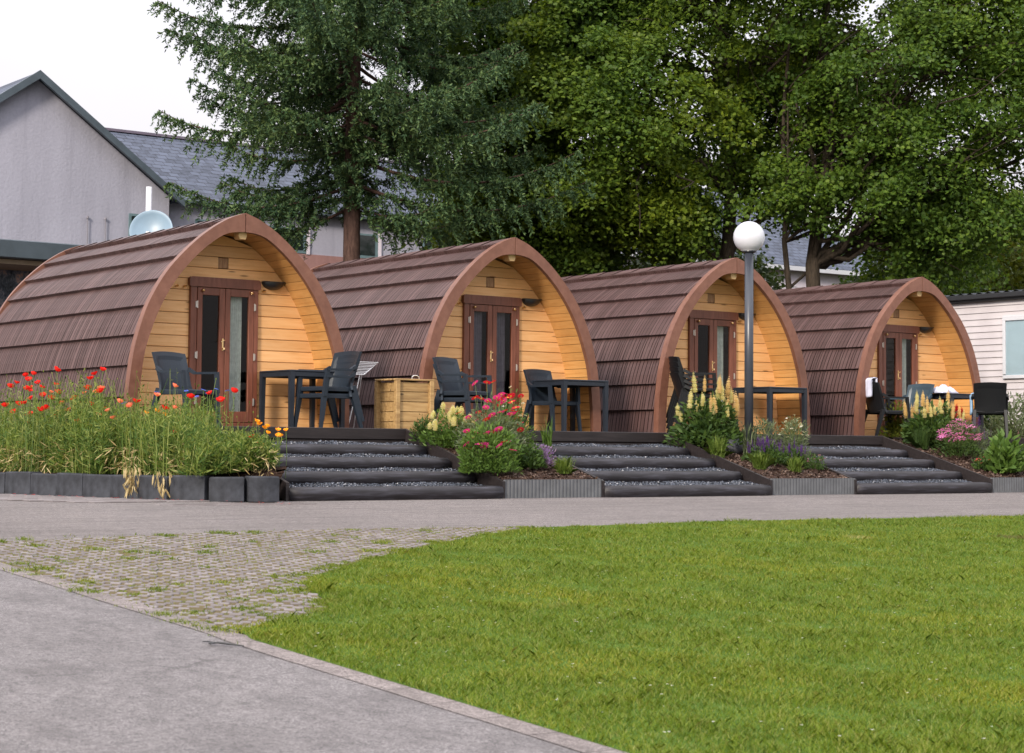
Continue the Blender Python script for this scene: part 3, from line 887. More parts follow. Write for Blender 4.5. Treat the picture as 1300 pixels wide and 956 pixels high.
WALL_Y = .55
IN = INNER
def make_pod():
    root = empty('camping_pod', (0, 0, 0))
    # body shell
    prof = resample(offset_half(-.10), 30)
    m_ = MB(); full = [(p.x, p.y) for p in prof] + [(-p.x, p.y) for p in reversed(prof[:-1])]
    n = len(full); vs = [(x, .06, z) for x, z in full] + [(x, LEN - .05, z) for x, z in full]
    fs = [(i, i + 1, i + 1 + n, i + n) for i in range(n - 1)] + [tuple(reversed(range(n, 2 * n)))]
    m_.add(vs, fs); m_.build('body_shell', M['shell'], root)
    # shakes: courses of individual strips
    m_ = MB(); EXPO = .372; r = random.Random(3)
    nc = 9
    s0 = .02
    for side in (-1, 1):
        for c in range(nc):
            sa = s0 + c * EXPO; sb = min(sa + EXPO + .03, TOT - .02)
            if sa >= TOT - .06: continue
            y = .07
            while y < LEN - .08:
                w = r.choice((.046, .060, .074, .084)) + r.uniform(-.004, .004)
                y2 = min(y + w, LEN - .07)
                base = .055 + r.uniform(-.0025, .0025)
                drop = r.uniform(-.001, .001)
                segs = 3; rings = []
                for k in range(segs + 1):
                    f = k / segs; s_ = sa + (sb - sa) * f + (drop if k == 0 else 0)
                    off = base * (1 - f) + .001 * f
                    p, nn = at_arc(s_, off - .055)
                    rings.append(p)
                p0, nn = at_arc(sa + drop, -.08)
                rings = [p0] + rings
                g = .013
                for k in range(len(rings) - 1):
                    a, b = rings[k], rings[k + 1]
                    q = [(side * a.x, y + g, a.y), (side * a.x, y2, a.y), (side * b.x, y2, b.y), (side * b.x, y + g, b.y)]
                    if k == 0: base_i = len(m_.v); m_.v += [q[0], q[1]]
                    m_.v += [q[2], q[3]]
                    i0 = base_i
                    if k == 0: f_ = (i0, i0 + 1, i0 + 2, i0 + 3); prev = (i0 + 3, i0 + 2)
                    else: f_ = (prev[0], prev[1], len(m_.v) - 2, len(m_.v) - 1); prev = (len(m_.v) - 1, len(m_.v) - 2)
                    m_.f.append(f_ if side < 0 else tuple(reversed(f_)))
                # near side edge of each strip (groove wall)
                for (a, b) in zip(rings[1:-1], rings[2:]):
                    pass
                y = y2
    m_.build('roof_shakes', M['shake'], root)
    # ridge caps
    m_ = MB(); y = .08; r = random.Random(8)
    while y < LEN - .1:
        y2 = min(y + .42, LEN - .08)
        for side in (-1, 1):
            a, _ = at_arc(TOT - .20, -.008); b, _ = at_arc(TOT, -.02)
            a2, _ = at_arc(TOT - .20, -.04)
            vs = [(side * a.x, y, a.y), (side * a.x, y2 + .02, a.y - .012), (0, y2 + .02, b.y + .008), (0, y, b.y + .02), (side * a2.x, y, a2.y), (side * a2.x, y2, a2.y - .01)]
            fs = [(0, 1, 2, 3), (4, 5, 1, 0)]
            if side > 0: fs = [tuple(reversed(f)) for f in fs]
            m_.add(vs, fs)
        y = y2
    m_.build('ridge_cap', M['shake'], root)
    # front and back arches
    for side in (-1, 1):
        arch_band(.0, None, -.035, .03, side).build('front_arch', M['arch'], root)
    for side in (-1, 1):
        arch_band(.0, -.05, .03, .07, side).build('arch_rim', M['arch'], root)
        arch_band(.0, -.12, LEN - .05, LEN + .01, side).build('back_arch', M['arch'], root)
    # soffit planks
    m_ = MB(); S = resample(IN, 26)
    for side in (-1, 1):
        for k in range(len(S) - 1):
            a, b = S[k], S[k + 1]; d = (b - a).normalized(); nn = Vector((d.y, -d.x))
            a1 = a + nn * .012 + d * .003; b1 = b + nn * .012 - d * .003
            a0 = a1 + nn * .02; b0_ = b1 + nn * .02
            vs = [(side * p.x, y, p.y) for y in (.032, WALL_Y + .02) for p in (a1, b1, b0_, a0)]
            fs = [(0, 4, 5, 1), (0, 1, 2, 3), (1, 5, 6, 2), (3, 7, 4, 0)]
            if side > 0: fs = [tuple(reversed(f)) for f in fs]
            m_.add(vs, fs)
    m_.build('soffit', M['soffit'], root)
    # front wall planks
    m_ = MB(); ph = .1415; z = -.02
    DX0, DX1, DH = -.455, .485, 1.80
    while z < 2.36:
        z1 = min(z + ph, 2.372)
        za, zb = z + .0012, z1 - .0012
        def clipx(zq): return width_at(zq, IN) + .015
        wa, wb = clipx(za), max(.0, clipx(zb))
        spans = []
        if zb < DH:
            spans = [(-wa, DX0, -wb, DX0), (DX1, wa, DX1, wb)]
        else: 
            spans = [(-wa, wa, -wb, wb)]
            if abs((za + zb) / 2 - 1.97) < ph / 2:
                spans = [(-wa, -.065, -wb, -.065), (.075, wa, .075, wb)]; PZ = (za, zb)
        for xa0, xa1, xb0, xb1 in spans:
            if xb1 - xb0 < .01: continue
            ch = .006
            vs = [(xa0, WALL_Y, za), (xa1, WALL_Y, za), (xa1, WALL_Y - .018 + ch, za + .001), (xa0, WALL_Y - .018 + ch, za + .001),
                  (xa0, WALL_Y - .018, za + ch), (xa1, WALL_Y - .018, za + ch), (xb1, WALL_Y - .018, zb - ch * .5), (xb0, WALL_Y - .018, zb - ch * .5), (xb1, WALL_Y, zb), (xb0, WALL_Y, zb)]
            m_.add(vs, [(0, 1, 2, 3), (3, 2, 5, 4), (4, 5, 6, 7), (7, 6, 8, 9)])
        z = z1
    m_.build('front_wall', M['plank'], root)
    m_ = MB()
    full = [(p.x + .02, p.y) for p in resample(IN, 24)]
    lefts = [(-x, z) for x, z in full]
    # backing behind the planks, with the doorway left open
    for side in (-1, 1):
        for k in range(len(full) - 1):
            (xa, za), (xb, zb) = full[k], full[k + 1]
            xin = (DX1 if side > 0 else -DX0)
            for (z0_, x0_, z1_, x1_) in ((za, xa, zb, xb),):
                if z0_ < DH - .02 and z1_ < DH - .02: i0 = i1 = xin
                else: i0 = i1 = 0
                i0 = min(i0, x0_); i1 = min(i1, x1_)
                vs = [(side * i0, WALL_Y + .004, z0_), (side * x0_, WALL_Y + .004, z0_), (side * x1_, WALL_Y + .004, z1_), (side * i1, WALL_Y + .004, z1_)]
                m_.add(vs, [(0, 1, 2, 3)])
    m_.build('wall_backing', M['backing'], root)
    # number block
    m_ = MB(); m_.box((.005, WALL_Y - .002, sum(PZ) / 2), (.132, .02, ph - .014), bev=.003); m_.build('wooden_plaque', M['block'], root)
    # pale wedge under the apex
    m_ = MB(); zt = 2.372
    m_.prism([(-.04, zt - .085), (.04, zt - .085), (.055, zt - .05), (.055, zt + .008), (-.055, zt + .008), (-.055, zt - .05)], .035, .16); m_.build('apex_wedge', M['lamp_wood'], root)
    # door frame
    fy = WALL_Y - .035
    m_ = MB()
    m_.box((-.410, fy, .90), (.09, .05, 1.78), bev=.006)
    m_.box((.452, fy, .90), (.065, .05, 1.78), bev=.006)
    m_.box((.015, fy, .03), (.94, .06, .06), bev=.006)
    m_.build('door_frame', M['door'], root)
    m_ = MB()
    pts = []
    for k in range(7):
        a = pi / 2 * k / 6; pts.append((.472 + .03 * sin(a) , 1.80 + .03 * cos(a)))
    head = [(-.462, 1.72), (.492, 1.72), (.506, 1.735)] + [(.506 - .04 + .04 * sin(pi / 2 - pi / 2 * k / 5), 1.80 + .04 * cos(pi / 2 - pi / 2 * k / 5)) for k in range(6)] + \
           [(-.476 + .04 - .04 * sin(pi / 2 * k / 5), 1.80 + .04 * cos(pi / 2 * k / 5)) for k in range(6)] + [(-.476, 1.735)]
    m_.prism(head, fy - .045, fy + .03); m_.build('door_head', M['door'], root)
    # leaves
    for (x0, x1, gx0, gx1, hs) in ((-.362, .016, -.292, -.062, -1), (.022, .418, .092, .345, 1)):
        m_ = MB(); zz0, zz1 = .065, 1.715; g0, g1 = .20, 1.62; yd = fy - .008
        m_.box(((x0 + gx0) / 2, yd, (zz0 + zz1) / 2), (gx0 - x0, .045, zz1 - zz0), bev=.005)
        m_.box(((gx1 + x1) / 2, yd, (zz0 + zz1) / 2), (x1 - gx1, .045, zz1 - zz0), bev=.005)
        m_.box(((gx0 + gx1) / 2, yd, (zz0 + g0) / 2), (gx1 - gx0, .043, g0 - zz0), bev=.004)
        m_.box(((gx0 + gx1) / 2, yd, (g1 + zz1) / 2), (gx1 - gx0, .043, zz1 - g1), bev=.004)
        leaf = m_.build('door_leaf', M['door'], root)
        m_ = MB(); m_.add([(gx0, yd, g0), (gx1, yd, g0), (gx1, yd, g1), (gx0, yd, g1)], [(0, 1, 2, 3)])
        m_.build('glass_pane', M['glass'], leaf)
        for hz in (.32, .88, 1.50):
            m_ = MB(); hx = x0 - .004 if hs < 0 else x1 + .004
            m_.tube([(hx, yd - .03, hz - .045), (hx, yd - .03, hz + .045)], .009, 8); m_.box((hx + hs * .012, yd - .024, hz), (.02, .006, .075))
            m_.build('hinge', M['steel'], leaf)
        m_ = MB(); kx = (x0 + .065) if hs < 0 else (x1 - .045)
        m_.lathe([(0, -.04), (.015, -.036), (.021, -.018), (.012, 0)], (0, 0, 0), 10)
        o = m_.build('brass_knob', M['brass'], leaf, smooth=True); o.location = (kx, yd - .025, 1.675); o.rotation_euler = (radians(-90), 0, 0)
    # handle
    m_ = MB(); hx = -.012
    m_.box((hx, fy - .036, 1.02), (.020, .006, .15), bev=.002)
    m_.tube([(hx, fy - .04, 1.07), (hx, fy - .085, 1.07), (hx - .01, fy - .09, 1.07), (hx - .05, fy - .09, 1.05)], .007, 8)
    m_.tube([(hx, fy - .04, .97), (hx, fy - .07, .97), (hx - .003, fy - .07, .955)], .012, 8)
    m_.build('door_handle', M['brass'], root)
    # curtains and dark room behind
    for (cx0, cx1, mt) in ((.10, .30, 'curtain'),):
        m_ = MB(); n = 36; vs = []
        for zq in (.12, 1.68):
            for k in range(n + 1):
                x = cx0 + (cx1 - cx0) * k / n
                vs.append((x, WALL_Y + .05 + .018 * sin(k * 1.15 + (zq * .4)), zq))
        m_.add(vs, [(k, k + 1, k + n + 2, k + n + 1) for k in range(n)]); m_.build('curtain', M[mt], root, smooth=True)
    # wall lamp
    m_ = MB(); n = 20; cx, cz = .70, 1.83; vs = []; fs = []
    rows = 6
    for j in range(rows + 1):
        ph_ = pi / 2 * j / rows
        for k in range(n + 1):
            th = pi * k / n
            ex = .155 * cos(th) * cos(ph_); ez = -.095 * sin(th) * cos(ph_)
            vs.append((cx + ex, WALL_Y - .018 - .11 * sin(ph_), cz + ez * (1 if True else 1)))
    W_ = n + 1
    for j in range(rows):
        for k in range(n): fs.append((j * W_ + k, (j + 1) * W_ + k, (j + 1) * W_ + k + 1, j * W_ + k + 1))
    m_.add(vs, fs)
    m_.box((cx, WALL_Y - .05, cz + .004), (.315, .075, .012), bev=.004)
    lamp = m_.build('wall_lamp', M['blackplastic'], root, smooth=False)
    m_ = MB(); vs = []; fs = []
    for j in range(rows + 1):
        ph_ = pi / 2 * j / rows
        for k in range(n + 1):
            th = pi + pi * k / n
            vs.append((cx + .015 + .065 * cos(th) * cos(ph_), WALL_Y - .045 - .070 * sin(ph_), cz - .030 + .045 * sin(th) * cos(ph_)))
    for j in range(rows):
        for k in range(n): fs.append((j * W_ + k, j * W_ + k + 1, (j + 1) * W_ + k + 1, (j + 1) * W_ + k))
    m_.add(vs, fs); m_.build('lamp_lens', M['lens'], lamp, smooth=True)
    # brass hooks beside the door
    for hx in (-.63, -.53, .565):
        m_ = MB(); m_.tube([(hx, WALL_Y - .018, 1.715), (hx, WALL_Y - .055, 1.705), (hx, WALL_Y - .065, 1.72)], [.010, .010, .019], 8)
        m_.build('brass_hook', M['brass'], root)
    # base skid
    m_ = MB()
    for sx in (-1, 1): m_.box((sx * 1.30, LEN / 2 + .1, -.045), (.12, LEN - .3, .07))
    m_.build('base_skid', M['deckboard'], root)
    return root

pod_x = [0, 4.0609, 8.1303, 12.4997]; pod_y = [0, -.0298, -.0238, .2516]
PL = ['leftmost camping pod, whole brown shingled flank showing above the red poppies',
      'second camping pod from the left, mauve curtains, behind the red and magenta daisies',
      'third camping pod from the left, its arch crossed by the lamp post',
      'farthest right camping pod beside the pale siding caravan']
proto = make_pod()
for i in range(4):
    p = proto if i == 0 else copy_tree(proto)
    p.location = (pod_x[i], pod_y[i], 0)
    setp(p, PL[i], 'camping pod', 'four wooden camping pods in a row')
    if i:
        p.rotation_euler.z = (0, .008, -.006, .004)[i]
    if i == 1:
        for ch in p.children:
            if ch.name.startswith('curtain'):
                ch.data = ch.data.copy(); ch.data.materials[0] = M['curtain_purple']
                c2 = ch.copy(); COL.objects.link(c2); c2.location.x -= .39; break

# ------------------------------------------------------------------ furniture
def make_chair(mat):
    root = empty('garden_chair', (0, 0, 0))
    # backrest: curved panel; front faces -y
    m_ = MB(); nu, nv = 14, 10; T = .02
    def bp(u, v, off):
        hw = .232 + .022 * v + (.045 * max(0, 1 - v / .28) ** 2)
        z = .40 + .51 * v - .02 * u * u * v
        y = .19 + .10 * v + .03 * v * v - .055 * u * u * (1 - .3 * v)
        rim = .010 if (abs(u) > .82 or v > .88) else 0
        return (u * hw, y + off - (rim if off <= 0 else -rim * .5), z)
    for side, off in ((0, 0), (1, T)):
        vs = [bp(-1 + 2 * i / nu, j / nv, off) for j in range(nv + 1) for i in range(nu + 1)]
        fs = []
        for j in range(nv):
            for i in range(nu):
                a = j * (nu + 1) + i; f = (a, a + 1, a + nu + 2, a + nu + 1)
                fs.append(f if side == 0 else tuple(reversed(f)))
        m_.add(vs, fs)
    N = (nu + 1) * (nv + 1)
    def strip(ids):
        for a, b in zip(ids[:-1], ids[1:]): m_.f.append((a, a + N, b + N, b))
    strip([j * (nu + 1) for j in range(nv + 1)]); strip([nv * (nu + 1) + i for i in range(nu + 1)])
    strip([j * (nu + 1) + nu for j in range(nv, -1, -1)]); strip([i for i in range(nu, -1, -1)])
    m_.build('backrest', mat, root)
    m_ = MB(); m_.box((0, -.02, .425), (.46, .46, .025), bev=.008)
    m_.box((0, -.245, .405), (.46, .02, .05), bev=.006)
    m_.box((-.225, -.02, .40), (.02, .44, .05), bev=.006); m_.box((.225, -.02, .40), (.02, .44, .05), bev=.006)
    m_.build('seat', mat, root)
    for s in (-1, 1):
        m_ = MB()
        m_.bar((s * .255, .215, .70), (s * .268, .12, .652), (.03, .05), (.045, .03))
        m_.bar((s * .268, .13, .652), (s * .272, -.24, .648), (.045, .028), (.05, .028))
        m_.bar((s * .272, -.225, .66), (s * .262, -.245, .40), (.04, .045), (.045, .05))
        m_.build('armrest', mat, root)
        m_ = MB(); m_.bar((s * .245, -.235, .43), (s * .262, -.29, 0), (.052, .055), (.034, .036)); m_.build('leg', mat, root)
        m_ = MB(); m_.bar((s * .235, .19, .45), (s * .252, .33, 0), (.05, .06), (.034, .038)); m_.build('leg', mat, root)
    return root
ch0 = make_chair(M['resin'])
chb = make_chair(M['resin_black']); chbl = make_chair(M['resin_blue'])
used = set()
def chair(src, x, y, z, rz, label, group=None, tilt=0):
    c = src if src.name not in used else copy_tree(src)
    used.add(src.name)
    c.location = (x, y, z); c.rotation_euler = (tilt, 0, rz); c.scale = (1, 1, .95)
    setp(c, label, 'chair', group or 'dark resin garden chairs')
    return c
# pod 1
chair(ch0, -1.05, -.60, 0, radians(18), 'dark blue grey armchair rising behind the poppies left of the first door')
SG = 'garden chairs stacked in piles'
chair(ch0, .87, -.56, 0, radians(-84), 'lower of the two stacked chairs beside the first pod table')
chair(ch0, .89, -.555, .085, radians(-84), 'upper of the two stacked chairs beside the first pod table')
# pod 2
for k, lb in enumerate(('bottom', 'top')):
    chair(ch0, 2.98 + .0 * k, -.42 + .012 * k, .085 * k, radians(20), lb + ' chair of the pair stacked between wooden box and second pod door')
chair(ch0, 4.78, .04, 0, radians(8), 'dark armchair tucked behind the table in the second pod porch')
# pod 3
for k, lb in enumerate(('lowest', 'second lowest', 'second highest', 'highest')):
    chair(chb, 7.00, -.40 + .01 * k, .075 * k, radians(62), lb + ' chair of the black stack left of the third pod door')
# pod 4
chair(chb, 11.50, .12, 0, radians(75), 'black chair with a white towel over it, left of the fourth pod door')
chair(chbl, 12.05, .10, 0, radians(-88), 'worn blue chair leaning at the fourth pod door beside the table')
chair(chb, 12.80, -.88, 0, radians(131), 'black chair seen from behind right of the pale lupins')

def make_table():
    root = empty('garden_table', (0, 0, 0)); S = .78
    m_ = MB(); m_.box((0, 0, .695), (S, S, .022), bev=.005)
    m_.build('tabletop', M['tabletop'], root)
    m_ = MB()
    for sx, sy, a, b in ((0, -1, S - .06, .04), (0, 1, S - .06, .04), (-1, 0, .04, S - .06), (1, 0, .04, S - .06)):
        m_.box((sx * (S / 2 - .028), sy * (S / 2 - .028), .655), (a, b, .058), bev=.004)
    m_.build('table_frame', M['tabletop'], root)
    for sx in (-1, 1):
        for sy in (-1, 1):
            m_ = MB(); m_.bar((sx * (S / 2 - .032), sy * (S / 2 - .032), .684), (sx * (S / 2 - .030), sy * (S / 2 - .030), 0), (.062, .062), (.05, .05)); m_.build('leg', M['tabletop'], root)
    return root
tb = make_table()
for i, (x, y, lb) in enumerate(((.86, .03, 'dark square table in the first pod porch beside the stacked pair'), (5.03, -.01, 'dark square table in the second pod porch'),
                           (8.86, 0, 'dark square table behind the lamp post in the third pod porch'), (12.88, .01, 'dark square table in the fourth pod porch with a towel heap'))):
    c = tb if i == 0 else copy_tree(tb)
    c.location = (x, y, 0); setp(c, lb, 'table', 'dark square garden tables')

# storage box
bx = empty('storage_box', (1.99, -.55, -.06), 0, 'slatted treated pine storage box with metal handle left of the second pod', 'storage box')
W_, D_, H_ = .56, .50, .66
for s in (-1, 1):
    m_ = MB()
    for k in range(5): m_.box((0, s * (D_ / 2 - .045), .03 + k * .124 + .057), (W_ - .10, .018, .118), bev=.005)
    m_.build('slat_panel', M['crate'], bx)
    m_ = MB()
    for k in range(5): m_.box((s * (W_ / 2 - .055), 0, .03 + k * .124 + .057), (.018, D_ - .10, .118), bev=.005)
    m_.build('side_panel', M['crate'], bx)
for sx in (-1, 1):
    for sy in (-1, 1):
        m_ = MB(); m_.box((sx * (W_ / 2 - .028), sy * (D_ / 2 - .028), H_ / 2), (.062, .062, H_), bev=.005); m_.build('corner_post', M['crate'], bx)
m_ = MB()
for k in range(4): m_.box((0, -D_ / 2 + .07 + k * .122 - .01, H_ + .012), (W_ + .02, .116, .022), bev=.004)
lid = m_.build('lid', M['crate'], bx)
m_ = MB(); m_.tube([(.03, -.12, H_ + .022), (.035, -.12, H_ + .055), (.065, -.12, H_ + .07), (.105, -.12, H_ + .07), (.135, -.12, H_ + .055), (.14, -.12, H_ + .022)], .007, 8)
m_.build('handle', M['steel'], lid)

# clothes airer
ar = empty('clothes_airer', (2.25, .62, -.06), radians(12), 'white wire clothes airer behind the stacked pair by the second pod flank', 'clothes airer')
ar.location = (0, 0, 0); ar.rotation_euler.z = 0
m_ = MB()
BL, BR, TR, TL = [Vector(p) for p in ((1.45, .45, .715), (2.02, .45, .71), (2.46, .80, .89), (1.75, .80, .89))]
m_.tube([BL, BR, TR, TL, BL], .009, 6)
for k in range(1, 8): m_.tube([BL.lerp(TL, k / 8), BR.lerp(TR, k / 8)], .0045, 5)
m_.build('drying_rack', M['white_wire'], ar)
for a_, b_ in (((1.98, .48, .71), (1.80, .50, -.06)), ((1.52, .50, .71), (2.00, .95, -.06)), ((1.55, .48, .71), (1.50, .50, -.06)), ((2.02, .50, .72), (2.2, 1.0, -.06))):
    m_ = MB(); m_.tube([a_, b_], .007, 6); m_.build('leg', M['white_wire'], ar)

# towels
def cloth(name, mat, pts_fn, nu, nv, loc, label, cat, rz=0):
    m_ = MB(); vs = [pts_fn(i / nu, j / nv) for j in range(nv + 1) for i in range(nu + 1)]
    fs = [(j * (nu + 1) + i, j * (nu + 1) + i + 1, (j + 1) * (nu + 1) + i + 1, (j + 1) * (nu + 1) + i) for j in range(nv) for i in range(nu)]
    m_.add(vs, fs); o = m_.build(name, mat, None, True, label, cat)
    o.location = loc; o.rotation_euler.z = rz
    md = o.modifiers.new('t', 'SOLIDIFY'); md.thickness = .008
    return o
def drape(w, hf, hb, top, d=.05):
    def f(u, v):
        x = (u - .5) * w * (1 - .12 * v)
        tot = hf + hb + 2 * d; s = v * tot
        wob = .014 * sin(u * 13 + v * 3) + .008 * sin(u * 27)
        if s < hf: return (x + wob, -d - .02 * (hf - s) + wob, top - (hf - s) - .03 * sin(u * 5) * (1 - s / hf))
        s -= hf
        if s < 2 * d: return (x + wob, -d + s, top + .012 * sin(pi * s / (2 * d)))
        s -= 2 * d
        return (x + wob, d + wob + .01, top - s - .04 * sin(u * 4) * (s / hb))
    return f
cloth('towel', M['cloth_white'], drape(.36, .26, .26, .915), 24, 26, (11.22, .19, 0), 'white towel draped over the chair left of the fourth pod door', 'towel', radians(75))
cloth('towel', M['cloth_blue'], drape(.26, .34, .30, .69, .04), 18, 24, (12.64, -.70, 0), 'pale blue towel hanging over the arm of the chair seen from behind', 'towel', radians(40))
def heap(u, v):
    x = (u - .5) * .42; y = (v - .5) * .30; rr_ = max(0, 1 - (x / .21) ** 2) * max(0, 1 - (y / .15) ** 2)
    return (x, y, .712 + .11 * rr_ ** .6 * (1 + .35 * sin(u * 17 + v * 9) * sin(v * 13)))
cloth('crumpled_towel', M['cloth_white'], heap, 26, 20, (12.60, -.12, 0), 'crumpled pale lilac towel heap on the fourth pod table', 'towel')

# lamp post
lp = empty('street_lamp', (6.80, -1.70, -.25), 0, 'slim grey lamp post with a white globe among the lupins', 'street lamp')
m_ = MB(); m_.tube([(0, 0, 0), (0, 0, 2.72)], .060, 24); m_.build('post', M['post'], lp, smooth=True)
m_ = MB(); m_.lathe([(.0, 2.70), (.075, 2.70), (.10, 2.715), (.095, 2.74), (0, 2.74)], n=24); m_.build('collar', M['post'], lp)
m_ = MB(); m_.lathe([(.105, 0)] + [(.215 * sin(a), .19 - .215 * cos(a)) for a in np.linspace(.52, pi, 22)], (0, 0, 2.725), 36); m_.build('globe', M['globe'], lp, smooth=True)

# ------------------------------------------------------------------ caravan
cv = empty('static_caravan', (15.3, 0, -.06), 0, 'pale grey static caravan with lap siding and dark tiled roof', 'caravan')
m_ = MB(); Y0, Y1 = -7.5, 5.2; z = .25; lap = .112
while z < 2.50:
    z1 = min(z + lap, 2.5)
    m_.add([(-.022, Y0, z), (-.022, Y1, z), (-.004, Y1, z1), (-.004, Y0, z1), (0.01, Y0, z), (0.01, Y1, z)], [(0, 3, 2, 1), (0, 1, 5, 4)])
    z = z1
for yq, sgn in ((Y0, 1), (Y1, -1)):
    f = [(0, yq, .25), (3.6, yq, .25), (3.6, yq, 2.5), (1.8, yq, 2.64), (0, yq, 2.5)]
    m_.add(f, [(0, 1, 2, 3, 4)])
m_.add([(3.6, Y0, .25), (3.6, Y1, .25), (3.6, Y1, 2.5), (3.6, Y0, 2.5)], [(0, 1, 2, 3)])
m_.build('wall', M['siding'], cv)
m_ = MB(); m_.box((.03, (Y0 + Y1) / 2, .12), (.04, Y1 - Y0, .26)); m_.build('skirt', M['plinth'], cv)
m_ = MB()
n = 240; vs = []
for j, (x, z) in enumerate(((-.16, 2.60), (1.8, 2.74), (3.76, 2.60))):
    for k in range(n + 1): 
        y = Y0 - .1 + (Y1 - Y0 + .2) * k / n
        vs.append((x, y, z + .018 * sin(2 * pi * y / .20)))
m_.add(vs, [(j * (n + 1) + k, (j + 1) * (n + 1) + k, (j + 1) * (n + 1) + k + 1, j * (n + 1) + k + 1) for j in range(2) for k in range(n)])
m_.build('roof', simple('dark_caravan_tile', (.055, .060, .075), .3, .6, .2, 8, .1), cv)
m_ = MB(); m_.box((-.14, (Y0 + Y1) / 2, 2.545), (.07, Y1 - Y0 + .2, .085), bev=.01); m_.box((-.05, (Y0 + Y1) / 2, 2.49), (.10, Y1 - Y0 + .1, .05)); m_.build('gutter', M['blackplastic'], cv)
m_ = MB(); m_.lathe([(.21, 0), (.23, .015), (.20, .05), (.12, .095), (0, .115)], (0, 0, 0), 28); v_ = m_.build('roof_vent', M['blackplastic'], cv, smooth=True); v_.location = (.18, .10, 2.66)
m_ = MB(); m_.lathe([(.10, 0), (.10, .08)], (0, 0, -.07), 20); m_.build('vent_collar', M['blackplastic'], v_)
wf = empty('unused', (0, 0, 0)); bpy.data.objects.remove(wf)
m_ = MB(); wy0, wy1, wz0, wz1 = -.95, .83, 1.10, 2.18
for c_, d_ in (((-.03, (wy0 + wy1) / 2, wz0 + .03), (.06, wy1 - wy0, .06)), ((-.03, (wy0 + wy1) / 2, wz1 - .04), (.06, wy1 - wy0, .08)), ((-.03, wy0 + .03, (wz0 + wz1) / 2), (.058, .06, wz1 - wz0 - .145)), ((-.03, wy1 - .03, (wz0 + wz1) / 2), (.058, .06, wz1 - wz0 - .145)), ((-.03, -.06, (wz0 + wz1) / 2), (.05, .05, wz1 - wz0 - .145))):
    m_.box(c_, d_, bev=.005)
win = m_.build('window', M['white_metal'], cv)
m_ = MB(); m_.add([(-.022 - .008, wy0, wz0), (-.030, wy1, wz0), (-.030, wy1, wz1), (-.030, wy0, wz1)], [(0, 3, 2, 1)]); m_.build('blind', M['blind'], win)
m_ = MB(); m_.add([(-.042, wy0 + .05, wz0 + .05), (-.042, wy1 - .05, wz0 + .05), (-.042, wy1 - .05, wz1 - .06), (-.042, wy0 + .05, wz1 - .06)], [(0, 3, 2, 1)]); m_.build('window_pane', glassmat('caravan_glass', (.95, .98, .98), .8), win)

# ------------------------------------------------------------------ buildings behind
hb = empty('gabled_building', (6.29, 22, -.06), 0, 'grey lilac rendered gable building with a long slate roofed wing', 'building')
GX, GZ, EX, EZ = 0, 8.50, 3.53, 5.96
m_ = MB(); m_.prism([(-EX, 0), (EX, 0), (EX, EZ), (GX, GZ), (-EX, EZ)], 0, 11); m_.build('gable_wall', M['render'], hb)
m_ = MB()
for s in (-1, 1):
    ov = .28; k = (GZ - EZ) / EX
    a = (0, -.25, GZ + .10); b = (s * (EX + ov), -.25, EZ - k * ov + .10)
    vs = [(a[0], a[1], a[2]), (b[0], b[1], b[2]), (b[0], 11.3, b[2]), (0, 11.3, a[2])]
    m_.add(vs, [(0, 1, 2, 3) if s > 0 else (3, 2, 1, 0)])
m_.build('roof', M['slate'], hb)
m_ = MB()
for s in (-1, 1):
    ov = .30; k = (GZ - EZ) / EX
    top = [(0, GZ + .13), (s * (EX + ov), EZ - k * ov + .13), (s * (EX + ov), EZ - k * ov - .05), (0, GZ - .07)]
    m_.prism(top if s > 0 else list(reversed(top)), -.30, -.20)
m_.build('verge_board', M['verge'], hb)
m_ = MB(); m_.box((2.93, -.012, 5.06), (.95, .06, .80)); w1 = m_.build('window', M['frame_teal'], hb)
m_ = MB(); m_.box((2.93, -.03, 5.06), (.83, .05, .68)); m_.build('pane', M['window_dark'], w1)
for zx in (1.37, 1.83):
    m_ = MB(); m_.tube([(zx, -.05, 5.25), (zx, -.05, 4.2)], .012, 6); m_.lathe([(.03, 0), (.03, .05)], (zx, -.05, 5.25), 8); m_.build('wall_cable', simple('grey_cable', (.20, .19, .22), .6), hb)
# wing
WX0, WX1, WE, WR = EX, 18, 5.93, 8.15
m_ = MB(); m_.prism([(WX0 + .01, 4.86), (WX1, 4.86), (WX1, WE), (WX0 + .01, WE)], .5, 7.4); m_.build('wing_wall', M['render'], hb)
m_ = MB(); m_.prism([(WX0 + .01, 0), (WX1, 0), (WX1, 4.86), (WX0 + .01, 4.86)], .47, 7.38); m_.build('brick_band', M['plinth'], hb)
m_ = MB(); m_.add([(-.5, 4.0, WR), (WX1 + .2, 4.0, WR), (WX1 + .2, .32, WE + .05), (WX0 - .2, .32, WE + .05), (-.5, 7.9, WE - .05), (WX1 + .2, 7.9, WE - .05)], [(3, 2, 1, 0), (0, 1, 5, 4)]); m_.build('wing_roof', M['slate'], hb)
m_ = MB(); m_.box(((WX0 + WX1) / 2 + .15, .30, WE - .0), (WX1 - WX0 - .1, .12, .11), bev=.02); m_.box(((WX0 + WX1) / 2 + .15, .43, WE - .03), (WX1 - WX0 - .1, .13, .05)); m_.build('gutter', M['verge'], hb)
m_ = MB(); m_.box((8.6, 3.98, WR + .02), (18.6, .16, .07)); m_.build('ridge_tile', simple('ridge_tile', (.12, .10, .14), .6), hb)
m_ = MB(); m_.tube([(WX0 + .10, .40, WE - .15), (WX0 + .10, .40, 0)], .05, 10); m_.build('downpipe', M['verge'], hb)
